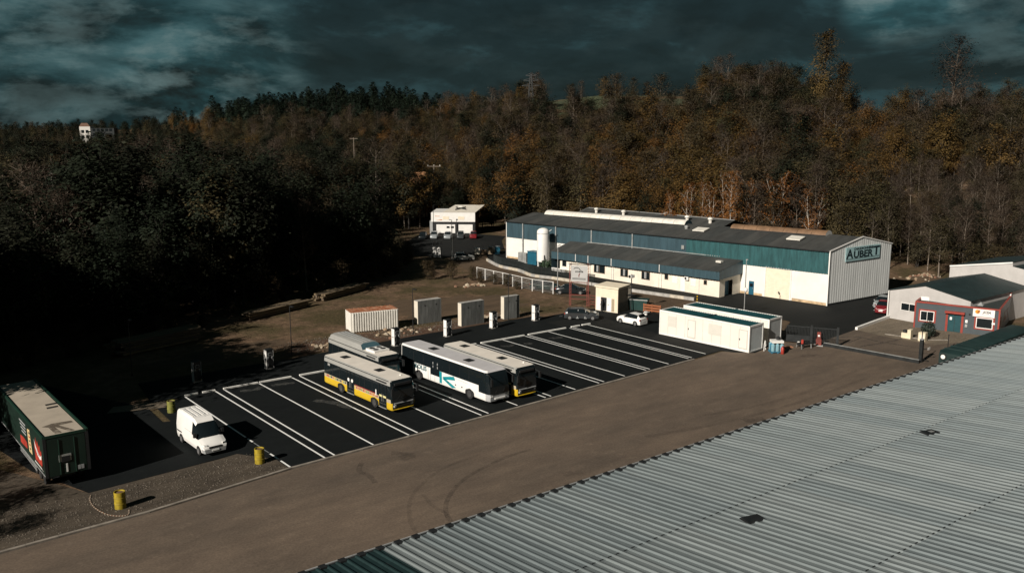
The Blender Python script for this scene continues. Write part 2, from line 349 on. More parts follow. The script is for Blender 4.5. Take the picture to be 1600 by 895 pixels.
for a, b in [(26.6, 27.85), (28.3, 29.5), (30.3, 33.75), (33.9, 37.2), (38.1, 41.4), (41.5, 44.9), (45.7, 49.1), (49.2, 52.6), (53.4, 56.6), (56.7, 59.9), (60.6, 67.0), (67.6, 73.6), (74.5, 75.9), (76.3, 77.7)]:
    y = vb((a + b) / 2); s = -0.038
    MB().prism([(a, y - 0.10 + s * (a - (a + b) / 2)), (b, y - 0.10 + s * (b - a) / 2), (b, y + 0.10 + s * (b - a) / 2), (a, y + 0.10 + s * (a - (a + b) / 2))], 0.02, 0.16).build('wheel_stop', M_kerbw, lot)
# light scuffs on the new asphalt where wheels turn
M_kerb = mat('kerb_concrete', (0.21, 0.185, 0.155), 0.9, var=0.3, scale=1.2)
def kerb_line(name, pts, w, h, step, m):
    root = struct(put(name, None))
    for (a, b) in zip(pts[:-1], pts[1:]):
        a = Vector((*a, 0)); b = Vector((*b, 0)); n = max(1, round((b - a).length / step)); d = (b - a).normalized()
        for k in range(n):
            p = a.lerp(b, k / n) + d * 0.012; q = a.lerp(b, (k + 1) / n) - d * 0.012
            MB().bar(p + Vector((0, 0, h / 2)), q + Vector((0, 0, h / 2 + random.uniform(-.006, .006))), w, h).build('kerb_stone', m, root)
    return root
sheet('gravel_patch', [(19.5, 80.6), (23.0, 79.4), (24.8, 79.0), (25.4, 80.6), (23.5, 81.4), (20.5, 82.2)], 0.03, M_gravel)
def ragged(cx, cy, rx, ry, n, seed, rot=0):
    g = random.Random(seed); out = []
    for k in range(n):
        t = 2 * PI * k / n; q = g.uniform(.72, 1.12); x, y = rx * q * math.cos(t), ry * q * math.sin(t); out.append((cx + x * math.cos(rot) - y * math.sin(rot), cy + x * math.sin(rot) + y * math.cos(rot)))
    return out
M_redsoil = paving_mat('red_soil', (0.105, 0.060, 0.040), (0.070, 0.046, 0.032), (0.16, 0.105, 0.075), 1.5, 0.95)
sheet('bare_earth', ragged(70, 101, 13, 7, 40, 3, -.2), -0.006, M_drive); sheet('red_soil', ragged(58, 89.6, 17, 1.9, 60, 4, -.01), -0.003, M_redsoil); sheet('red_soil', ragged(47, 91, 7, 2.8, 36, 6, .2), -0.009, M_redsoil); sheet('bare_earth', ragged(36, 95, 9, 3.0, 40, 7, .15), -0.006, M_drive)
def pebbles(name, poly, n, seed, m, lo=.03, hi=.13):
    g = random.Random(seed); mb = MB(); xs = [p[0] for p in poly]; ys = [p[1] for p in poly]; k = 0
    def ins(u, v):
        c = False
        for i in range(len(poly)):
            (x1, y1), (x2, y2) = poly[i], poly[(i + 1) % len(poly)]
            if (y1 > v) != (y2 > v) and u < (x2 - x1) * (v - y1) / (y2 - y1) + x1: c = not c
        return c
    while k < n:
        x, y = g.uniform(min(xs), max(xs)), g.uniform(min(ys), max(ys))
        if not ins(x, y): continue
        k += 1; r = lo + (hi - lo) * g.random() ** 3; a = g.uniform(0, 6.3); e = [(x + r * math.cos(a + q) * g.uniform(.7, 1.3), y + r * math.sin(a + q) * g.uniform(.7, 1.3), 0.0) for q in (0, 1.6, 3.1, 4.7)]
        mb.add(e + [(x + g.uniform(-.3, .3) * r, y, .02 + r * g.uniform(.5, .9))], [(0, 1, 4), (1, 2, 4), (2, 3, 4), (3, 0, 4)])
    o = stuff(mb.build(name, m)); o['label'] = 'loose ' + name.replace('_', ' ') + ' strewn over the bare ground'; o['category'] = 'gravel'; return o
M_peb = mat('pebble', (.095, .08, .062), .9, var=.35, scale=.9)
pebbles('verge_gravel', [(2, 57.6), (16, 57.7), (26.3, 58.9), (26.2, 61.2), (25.2, 63.4), (14, 62.8), (8, 64)], 3400, 1, M_peb, .02, .09); pebbles('soil_stones', [(41, 88.8), (76, 88.6), (76, 91), (60, 93), (44, 95), (38, 92)], 1500, 2, M_peb, .03, .15)
pebbles('drive_gravel', [(101.6, 55.8), (110.6, 56.6), (108.2, 52.2), (109.6, 44.2), (103, 46.6), (101.4, 52)], 700, 3, M_peb, .03, .12)
kerb_line('front_kerb', [(-14, 57.08), (5, 57.1), (16, 57.35), (26.5, 58.46), (45, 58.75), (74.2, 59.65)], 0.24, 0.12, 2.0, M_kerb)
kerb_line('drive_kerb', [(101.15, 56.1), (106, 56.6), (111.0, 57.1)], 0.3, 0.35, 1.6, M_white)
kerb_line('plot_kerb', [(101.6, 52.6), (102.6, 47.9), (104.4, 46.3)], 0.2, 0.12, 1.5, M_kerb)

# rubber marks and cracks lie as worn strips on the yard
def decal_mat(name, col, strength):
    m = bpy.data.materials.new(name); m.use_nodes = True; nt = m.node_tree; N = nt.nodes; L = nt.links
    p = N['Principled BSDF']; p.inputs['Base Color'].default_value = (*col, 1); p.inputs['Roughness'].default_value = 0.85
    tr = N.new('ShaderNodeBsdfTransparent'); mx = N.new('ShaderNodeMixShader'); tc = N.new('ShaderNodeTexCoord')
    n = N.new('ShaderNodeTexNoise'); n.inputs['Scale'].default_value = 1.6; n.inputs['Detail'].default_value = 8; n.inputs['Roughness'].default_value = 0.75; L.new(tc.outputs['Object'], n.inputs['Vector'])
    r = N.new('ShaderNodeMapRange'); r.inputs[1].default_value = 0.32; r.inputs[2].default_value = 0.72; r.inputs[3].default_value = 0.0; r.inputs[4].default_value = strength; L.new(n.outputs['Fac'], r.inputs[0])
    L.new(r.outputs[0], mx.inputs[0]); L.new(tr.outputs[0], mx.inputs[1]); L.new(p.outputs[0], mx.inputs[2]); L.new(mx.outputs[0], N['Material Output'].inputs[0])
    return m
M_rub = decal_mat('tyre_rubber_mark', (0.045, 0.036, 0.03), 0.40)
M_rub2 = decal_mat('faint_rubber_mark', (0.05, 0.04, 0.034), 0.24)
M_crack = decal_mat('sealed_crack', (0.03, 0.027, 0.025), 1.5)
M_scuff = decal_mat('dusty_scuff', (0.14, 0.14, 0.13), 0.5)
def smooth_path(pts, n=6):
    P = [Vector((*p, 0)) for p in pts]; out = []
    for i in range(len(P) - 1):
        a = P[max(i - 1, 0)]; b = P[i]; c = P[i + 1]; d = P[min(i + 2, len(P) - 1)]
        for k in range(n):
            t = k / n
            out.append(0.5 * ((2 * b) + (c - a) * t + (2 * a - 5 * b + 4 * c - d) * t * t + (3 * b - a - 3 * c + d) * t ** 3))
    return out + [P[-1]]
def strip(name, pts, w, z, m, parent, jitter=0.0, n=6):
    sp = smooth_path(pts, n); mb = MB(); e = []
    for i, p in enumerate(sp):
        d = (sp[min(i + 1, len(sp) - 1)] - sp[max(i - 1, 0)]).normalized(); s = Vector((-d.y, d.x, 0)) * (w / 2 * (1 + random.uniform(-jitter, jitter)))
        e.append((p + s, p - s))
    for a, b in zip(e[:-1], e[1:]): mb.quad((*a[0][:2], z), (*a[1][:2], z), (*b[1][:2], z), (*b[0][:2], z))
    o = mb.build(name, m, parent)
    if o.data.polygons[0].normal.z < 0: o.data.flip_normals()
    return o
strip('tyre_mark', [(42.9, 50.25), (40.5, 50.17), (37.5, 49.5), (35.04, 48.6), (33.1, 47.26), (31.6, 45.76), (30.6, 43.8), (30.2, 41)], 0.34, 0.018, M_rub, yard)
strip('tyre_mark', [(39.1, 51.9), (35.5, 51.4), (32.7, 50.06), (30.6, 48.4), (29.2, 46.5), (28.07, 44.1), (27.6, 41)], 0.30, 0.0185, M_rub2, yard)
strip('tyre_mark', [(31.5, 48.3), (31.0, 46.4), (31.0, 45.0), (30.5, 43.9)], 0.28, 0.019, M_rub2, yard)
strip('tyre_mark', [(31.2, 56.2), (30.25, 54.9), (30.3, 53.5), (30.0, 52.2)], 0.42, 0.018, M_rub, yard)
strip('oil_stain', [(33.9, 56.4), (34.6, 55.9), (34.6, 55.2), (33.9, 54.6)], 0.9, 0.018, M_rub, yard, 0.5)
strip('oil_stain', [(41.4, 44.9), (42.1, 44.6), (42.8, 44.2)], 0.8, 0.018, M_rub2, yard, 0.5)
strip('oil_stain', [(84.4, 52.9), (85.4, 52.7), (86.6, 52.3)], 0.7, 0.018, M_rub, yard, 0.5)
strip('oil_stain', [(61.5, 43.8), (62.4, 43.4), (63.4, 43.0)], 1.0, 0.018, M_rub, yard, 0.4)
strip('tyre_mark', [(60, 47), (66, 45.6), (74, 45.2), (84, 46.2)], 0.5, 0.018, M_rub2, yard)
strip('tyre_mark', [(52, 46.5), (60, 44.6), (70, 43.8), (82, 44.0)], 0.5, 0.0185, M_rub2, yard)
ent = bpy.data.objects['entrance_road']
for pts in ([(95.4, 55.4), (97.3, 54.6), (97.9, 53.6), (97.6, 51.5), (97.9, 48.6), (98.6, 45)], [(93.6, 51.3), (96.6, 50.7), (99.1, 50.3), (101.2, 50.2)], [(93.6, 48.7), (95, 47.7), (96.1, 46.4), (96.6, 43)], [(92.4, 53.6), (94.4, 53.2), (97.7, 53.5)]):
    strip('sealed_crack', pts, 0.16, 0.017, M_crack, ent, 0.6, 5)
for pts in ([(31.3, 79.6), (32.6, 79.2), (33.6, 79.7)], [(34.4, 79.4), (35.6, 79.3), (36.6, 78.9)], [(61.6, 77.6), (62.4, 77.0), (63.2, 77.3)], [(64.4, 76.8), (65.2, 76.2)], [(35.5, 72.5), (36.6, 70.5), (37, 68.2)], [(68.4, 77), (69.4, 76.4), (70, 76.7)]):
    strip('tyre_scuff', pts, 0.7, 0.029, M_scuff, lot, 0.5)

# ------------------------------------------------------------------ vehicles
def lloft(st, cls):
    """layered loft: st = [(x, [(half_width, z), ...]), ...]; cls names the part of each face (None drops it)"""
    parts = {}
    def add(name, *q):
        if name: parts.setdefault(name, MB()).poly(q)
    n = len(st); m = len(st[0][1])
    P = lambda i, j, s: (st[i][0] if not isinstance(st[i][0], (list, tuple)) else st[i][0][j], s * st[i][1][j][0], st[i][1][j][1])
    for i in range(n - 1):
        for j in range(m - 1):
            add(cls('side', i, j, -1), P(i, j, -1), P(i + 1, j, -1), P(i + 1, j + 1, -1), P(i, j + 1, -1))
            add(cls('side', i, j, 1), P(i + 1, j, 1), P(i, j, 1), P(i, j + 1, 1), P(i + 1, j + 1, 1))
        add(cls('roof', i, m - 1, 0), P(i, m - 1, -1), P(i + 1, m - 1, -1), P(i + 1, m - 1, 1), P(i, m - 1, 1))
        add(cls('floor', i, 0, 0), P(i, 0, 1), P(i + 1, 0, 1), P(i + 1, 0, -1), P(i, 0, -1))
    for j in range(m - 1):
        add(cls('front', n - 1, j, 0), P(n - 1, j, -1), P(n - 1, j, 1), P(n - 1, j + 1, 1), P(n - 1, j + 1, -1))
        add(cls('rear', 0, j, 0), P(0, j, 1), P(0, j, -1), P(0, j + 1, -1), P(0, j + 1, 1))
    return parts
WHEELS = {}
def wheels(root, xs, half, r, w, rimmat=None, rim_r=0.62):
    key = (r, w, (rimmat or M_rim).name)
    if key not in WHEELS:
        t = MB().lathe([(r * 0.6, -w / 2), (r * 0.94, -w / 2), (r, -w / 2 + 0.03), (r, w / 2 - 0.03), (r * 0.94, w / 2), (r * 0.6, w / 2)], 18)
        k = MB().lathe([(0.03, 0.0), (r * 0.14, 0.0), (r * 0.2, -0.03), (r * rim_r, 0.02), (r * rim_r, 0.035), (0.03, 0.035)], 14)
        rot = lambda mb: [tuple((x, z, y)) for x, y, z in mb.v]
        t.v = rot(t); k.v = rot(k)
        WHEELS[key] = (t.mesh('tyre', M_tyre, 40), k.mesh('rim', rimmat or M_rim, 40))
    tm, km = WHEELS[key]
    for x in xs:
        for s in (-1, 1):
            wh = put('wheel', tm, root, (x, s * (half - w / 2), r)); kk = put('rim', km, wh, (0, s * w * 0.5 - (0.03 if s > 0 else 0.005), 0))
            if s < 0: kk.rotation_euler = (0, 0, PI)
def arch(mb, x, y, r, s, d=0.02):
    """dark wheel opening standing 2 cm proud of the skirt"""
    n = 12; pts = [(x + r * math.cos(PI * k / n), y, 0.34 + r * 0.62 + r * 0.45 * math.sin(PI * k / n) + (-r * 0.2)) for k in range(n + 1)]
    pts = [(x + r, y, 0.33)] + pts + [(x - r, y, 0.33)]
    o = [(a, b + s * d, c) for a, b, c in pts]
    mb.poly(o if s < 0 else o[::-1])

M_yel = mat('bus_yellow', (0.60, 0.40, 0.02), 0.35, var=0.05)
M_busroof = mat('bus_roof', (0.70, 0.65, 0.58), 0.6, var=0.08, scale=0.7)
M_busgrey = mat('bus_silver', (0.36, 0.36, 0.34), 0.4, 0.2, var=0.05)
M_teal = mat('teal_vinyl', (0.01, 0.24, 0.28), 0.4, var=0.02)
M_amber = mat('amber_lens', (0.6, 0.25, 0.02), 0.2, var=0)
M_inter = mat('decor_orange', (0.50, 0.17, 0.03), 0.5, var=0.1)
M_decg = mat('decor_green', (0.20, 0.26, 0.05), 0.5, var=0.1)
M_decs = mat('decor_sand', (0.42, 0.36, 0.26), 0.5, var=0.1)
M_white_gloss = mat('vehicle_white', (0.78, 0.77, 0.74), 0.3, var=0.03)

def city_bus(name, label, loc, rz, L=12.0, pod=False, livery=True, group='buses parked in the bays'):
    root = thing(name, label, 'bus', loc, rz, group)
    h = L / 2; W = 1.26
    rows = lambda k: [(W * k - 0.06, 0.32), (W * k, 0.45), (W * k, 0.98), (W * k, 1.30), (W * k - 0.03, 2.50), (W * k - 0.07, 2.88), (W * k - 0.13, 2.96), (W * k - 0.20, 3.0)]
    xs = [(-h, 0.93), (-h + 0.14, 0.99), (-h + 0.5, 1), (-1.55, 1), (-0.25, 1), (1.6, 1), (h - 2.1, 1), (h - 2.0, 1), (h - 0.75, 1), (h - 0.4, 1), (h - 0.12, 0.985), (h, 0.90)]
    st = [(x, rows(k)) for x, k in xs]
    lean = [0.0, 0.0, 0.02, -0.02, -0.10, -0.22, -0.30, -0.36]
    st[-1] = ([h + d for d in lean], rows(0.90)); st[-2] = ([h - 0.12 + d * 0.8 for d in lean], rows(0.985))
    door = lambda i, s: s < 0 and i in (3, 7)
    def cls(kind, i, j, s):
        if kind == 'floor': return 'chassis'
        if kind == 'roof': return 'roof'
        if kind == 'front': return 'front_panel' if j < 3 else 'windscreen' if j < 6 else 'roof'
        if kind == 'rear': return 'rear_panel' if j < 5 else 'cove'
        if i >= 10: return 'skirt' if j < 2 and i == 10 else 'front_panel' if j < 2 else 'windscreen' if j < 5 else 'cove'
        if door(i, s) and j < 4: return 'door' if i == 3 else 'front_door'
        if j < 2: return 'skirt'
        if j < 3: return 'decor_band'
        if j < 4: return 'window_band' if 1 <= i else 'rear_panel'
        return 'cove'
    mats = dict(chassis=M_black, roof=M_busroof, skirt=M_yel if livery else M_dark, front_panel=M_black, windscreen=M_glass, rear_panel=M_busgrey, cove=M_busgrey,
                door=M_glass, front_door=M_glass, decor_band=M_decs if livery else M_dark, window_band=M_glass)
    objs = {k: mb.build(k, mats[k], root, smooth=30) for k, mb in lloft(st, cls).items()}
    fa, ra = h - 2.75, -h + 3.35
    for x in (fa, ra):
        for s in (-1, 1): am = MB(); arch(am, x, s * W, 0.66, s, 0.012); am.build('wheel_arch', M_black, root)
    wheels(root, (fa, ra), W + 0.01, 0.48, 0.28, mat('dark_rim', (0.10, 0.10, 0.10), 0.45, 0.5, var=0.2))
    # window mullions, door leaves, bumper, lights
    for s in (-1, 1):
        for x in ((-4.2, -2.9, 0.7, 1.6, 2.9) if s < 0 else (-4.2, -2.9, -1.5, 0, 1.5, 3.0, 4.4)):
            if abs(x) < h - 1: MB().bar((x, s * (W + 0.004), 1.32), (x, s * (W - 0.024), 2.48), 0.012, 0.05).build('mullion', M_black, root)
    for x0, x1, dk in ((-1.55, -0.25, 'door'), (h - 2.0, h - 0.75, 'front_door')):
        xm = (x0 + x1) / 2
        for x in (x0 + 0.03, xm, x1 - 0.03): MB().box(x - 0.025, x + 0.025, -W - 0.02, -W, 0.40, 2.46).build('door_frame', M_black, objs[dk])
        for x in (xm - 0.12, xm + 0.12): MB().cyl((x, -W - 0.03, 0.9), (x, -W - 0.03, 1.6), 0.016).build('door_handle', M_galv, objs[dk])
        MB().box(x0, x1, -W - 0.05, -W + 0.02, 0.30, 0.36).build('door_step', M_galv, objs[dk])
    if livery:
        rng = random.Random(label); x = -h + 0.6
        while x < h - 2.3:
            if not (-1.75 < x < -0.2):
                MB().box(x, x + 0.2, -W - 0.006, -W, 1.06, 1.24).build('decor_patch', rng.choice([M_inter, M_decg, M_red, M_yel, M_black]), objs['decor_band'])
            x += 0.29
        sb = MB().box(-0.15, h - 2.4, -W - 0.01, -W + 0.0, 1.325, 1.385).build('red_stripe', M_red, root)
        for x in (-1.23, -0.58):
            MB().cyl((x, -W - 0.024, 1.62), (x, -W - 0.008, 1.62), 0.17, n=14).build('round_sticker', M_white_gloss, root)
        MB().box(h - 2.55, h - 2.4, -W - 0.012, -W, 1.2, 1.75).build('notice', M_white_gloss, root)
        for x in (h - 1.9, h - 1.3): MB().box(x, x + 0.48, -W - 0.022, -W - 0.004, 1.28, 1.46).build('door_sticker', mat('sticker_yellow', (0.62, 0.58, 0.28), 0.5, var=0.05), objs['front_door'])
    bmp = MB().prism([(h - 0.1, -1.14), (h + 0.05, -1.05), (h + 0.12, -0.5), (h + 0.12, 0.5), (h + 0.05, 1.05), (h - 0.1, 1.14)], 0.37, 0.41)
    bmp.build('bumper', M_yel if livery else M_busgrey, root)
    MB().box(h + 0.02, h + 0.09, -0.95, 0.95, 0.66, 0.74).build('grille', M_dark, root); MB().box(h + 0.02, h + 0.11, -1.0, 1.0, 0.90, 0.98).build('trim_bar', M_grey, root)
    for s in (-1, 1):
        MB().prism([(h - 0.10, s * 0.78), (h + 0.06, s * 0.78), (h + 0.04, s * 1.0), (h - 0.10, s * 1.10)][::int(s)], 0.60, 0.80).build('headlight', M_lamp, root)
        mr = MB().bar((h - 0.05, s * 1.0, 2.55), (h + 0.3, s * 1.32, 2.35), 0.05, 0.05).box(h + 0.22, h + 0.36, s * 1.32 - 0.10, s * 1.32 + 0.10, 1.75, 2.38).build('mirror', M_black, root)
    for y in (-0.45, 0.45): MB().bar((h + 0.0, y * 1.6, 1.15), (h - 0.06, y * 0.3, 1.75), 0.03, 0.02).build('wiper', M_black, root)
    MB().box(h - 0.2, h + 0.0, -0.85, 0.85, 2.52, 2.72).build('destination_display', M_black, root)
    MB().box(h - 2.4, h - 0.75, -W - 0.012, -W + 0.05, 2.62, 2.74).build('door_header', M_black, root)
    for s in (-1, 1): MB().bar((-h + 0.2, s * (W - 0.06), 2.90), (h - 0.45, s * (W - 0.06), 2.90), 0.05, 0.05).build('roof_gutter', M_black, root)
    if not pod:
        for x in (-h + 2.1, h - 3.8):
            MB().box(x - 0.42, x + 0.42, -0.36, 0.36, 2.98, 3.06).build('roof_hatch', M_black, root)
        MB().cyl((h - 1.2, 0.55, 3.0), (h - 1.2, 0.55, 3.16), 0.03).box(h - 1.3, h - 1.1, 0.5, 0.6, 3.0, 3.05).build('antenna', M_white, root)
        MB().box(-h + 0.9, -h + 1.3, -W - 0.008, -W + 0.02, 2.2, 2.42).build('side_display', M_busgrey, root)
    else:
        pm = lloft([([-h + 0.25] * 3, [(1.12, 2.96), (0.95, 3.3), (0.55, 3.42)]), ([-h + 0.7] * 3, [(1.14, 2.96), (1.0, 3.42), (0.62, 3.55)]), ([1.0] * 3, [(1.14, 2.96), (1.0, 3.42), (0.62, 3.55)]), ([1.9, 1.35, 1.15], [(1.10, 2.96), (0.98, 3.38), (0.6, 3.5)])], lambda k, i, j, s: None if k == 'floor' else 'pod_screen' if k == 'front' else 'roof_pod')
        pm['roof_pod'].build('roof_pod', M_busgrey, root, smooth=30); pm['pod_screen'].build('pod_screen', mat('pod_teal', (0.05, 0.10, 0.12), 0.3, var=0.1), root)
        for y in (-0.42, 0, 0.42): MB().box(-h + 0.9, 0.9, y - 0.05, y + 0.05, 3.545, 3.575).build('pod_rib', M_grey, root)
        ac = MB().box(2.1, 3.8, -0.85, 0.85, 2.98, 3.22).build('air_conditioner', M_white, root)
        for x in (2.55, 3.3):
            for y in (-0.4, 0.4): MB().cyl((x, y, 3.215), (x, y, 3.26), 0.27, n=12).build('fan', M_black, ac)
    return root
city_bus('city_bus', 'yellow and grey city bus with cream roof, nearest of the parked buses', (39.95, 70.45, 0.02), R(-88.4))
city_bus('city_bus', 'city bus with large grey rooftop pod, behind the nearest yellow bus', (43.62, 77.6, 0.02), R(-90), L=10.6, pod=True, livery=False)
city_bus('city_bus', 'cream roofed bus with yellow bumper parked right of the white coach', (51.35, 66.7, 0.02), R(-90.2), livery=True)

def coach():
    L = 14.5; h = L / 2; W = 1.27
    root = thing('coach', 'white touring coach with teal K and EOLIS lettering', 'coach', (48.15, 68.2, 0.02), R(-89.2), 'buses parked in the bays')
    rows = lambda k: [(W * k - 0.05, 0.34), (W * k, 0.5), (W * k, 1.0), (W * k, 1.62), (W * k - 0.03, 2.78), (W * k - 0.05, 2.96), (W * k - 0.12, 3.06), (W * k - 0.22, 3.1)]
    xs = [(-h, 0.93), (-h + 0.2, 0.99), (-h + 2.2, 1), (-1.95, 1), (-0.4, 1), (0, 1), (h - 2.2, 1), (h - 1.5, 1), (h - 1.0, 1), (h - 0.5, 0.995), (h - 0.15, 0.95), (h, 0.86)]
    st = [(x, rows(k)) for x, k in xs]
    lean = [0.0, 0.02, 0.04, -0.02, -0.26, -0.42, -0.55, -0.65]
    for q, f in ((-1, 1.0), (-2, 0.9), (-3, 0.4)):
        x, k = xs[q]; st[q] = ([x + d * f for d in lean], rows(k))
    def cls(kind, i, j, s):
        if kind == 'floor': return 'chassis'
        if kind == 'roof': return 'roof'
        if kind == 'front': return 'front_panel' if j < 2 else 'windscreen' if j < 5 else 'roof'
        if kind == 'rear': return 'body'
        if j >= 5: return 'roof_edge'
        if i < 1: return 'body' if j < 3 else 'rear_corner'
        if i >= 9: return 'front_panel' if j < 2 else 'windscreen'
        if i >= 8: return 'body' if j < 2 else 'windscreen'
        if j >= 3: return 'window_band'
        if i == 1: return 'engine_panel'
        if i >= 7 and j == 2: return 'window_band'
        if s < 0 and i == 3 and j >= 2: return 'window_band'
        return 'body'
    mats = dict(chassis=M_black, roof=mat('coach_roof', (0.50, 0.49, 0.50), 0.5, var=0.06), front_panel=mat('coach_silver', (0.5, 0.51, 0.52), 0.3, 0.2, var=0.05), windscreen=M_glass, body=M_white_gloss,
                rear_corner=M_white_gloss, roof_edge=M_white_gloss, window_band=M_glass, engine_panel=mat('engine_teal', (0.03, 0.05, 0.055), 0.3, var=0.1))
    ob = {k: mb.build(k, mats[k], root, smooth=30) for k, mb in lloft(st, cls).items()}
    fa, ra = h - 2.85, -h + 3.3
    for x in (fa, ra):
        for s in (-1, 1): am = MB(); arch(am, x, s * W, 0.68, s, 0.012); am.build('wheel_arch', M_black, root)
    wheels(root, (fa, ra), W + 0.02, 0.5, 0.3, MATS['dark_rim'])
    # letters and the big K on the door side (local -y)
    y = -W - 0.012
    text_on(root, 'lettering', 'EOLIS', 0.62, mat('letter_teal', (0.02, 0.10, 0.12), 0.4, var=0), (-3.62, y, 1.33), 0, sx=1.3, depth=0.004, bold=0.022)
    k = MB().box(-0.42, -0.02, y, -W, 0.48, 1.61)
    k.add([(0.08, y, 1.18), (0.30, y, 0.96), (2.15, y, 1.24), (1.95, y, 1.60)], [(0, 1, 2, 3)]); k.add([(0.02, y, 1.0), (0.45, y, 1.10), (2.3, y, 0.55), (1.60, y, 0.42)], [(0, 3, 2, 1)])
    k.build('letter_k', M_teal, root)
    for x in (-2.35, -1.95, -1.2, -0.4): MB().box(x - 0.012, x + 0.012, y + 0.002, -W + 0.004, 0.42, 1.6).build('panel_gap', M_black, root)
    for x in (0.9, 2.1, 3.1): MB().box(x, x + 0.18, y, -W, 0.78, 0.9).build('flap_lock', M_black, root)
    MB().bar((1.0, y + 0.004, 1.5), (4.2, y + 0.004, 1.38), 0.01, 0.025).build('panel_gap', M_grey, root)
    for x in (-1.55, -0.8):
        for z in (1.75, 2.1): MB().box(x, x + 0.1, y - 0.002, -W + 0.02, z, z + 0.22).build('door_handle', M_grey, root)
    for x in (-4.9, -3.2, 1.2, 2.8, 4.3): MB().bar((x, -W - 0.004, 1.64), (x, -W + 0.026, 2.7), 0.012, 0.05).build('mullion', M_black, root)
    for x in (-h + 4.1, h - 4.6): MB().box(x - 0.45, x + 0.45, -0.38, 0.38, 3.08, 3.16).build('roof_hatch', M_black, root)
    for s in (-1, 1):
        for yy, r in ((0.86, 0.09), (1.02, 0.08)): MB().cyl((h - 0.12, s * yy, 0.78), (h + 0.05, s * yy * 0.99, 0.78), r, n=10).build('headlight', M_lamp, root)
        MB().bar((h - 0.35, s * 1.05, 2.85), (h + 0.45, s * 1.25, 2.55), 0.05, 0.05).box(h + 0.36, h + 0.5, s * 1.25 - 0.1, s * 1.25 + 0.1, 1.9, 2.55).build('mirror', M_black, root)
    MB().box(h + 0.02, h + 0.10, -0.6, 0.6, 0.50, 0.62).build('number_plate', M_white_gloss, root)
    MB().box(h + 0.0, h + 0.07, -0.9, 0.9, 0.95, 1.0).build('grille', M_dark, root)
    for yy in (-0.5, 0.4): MB().bar((h + 0.04, yy, 1.1), (h - 0.06, yy + 0.5, 1.7), 0.03, 0.02).build('wiper', M_black, root)
coach()

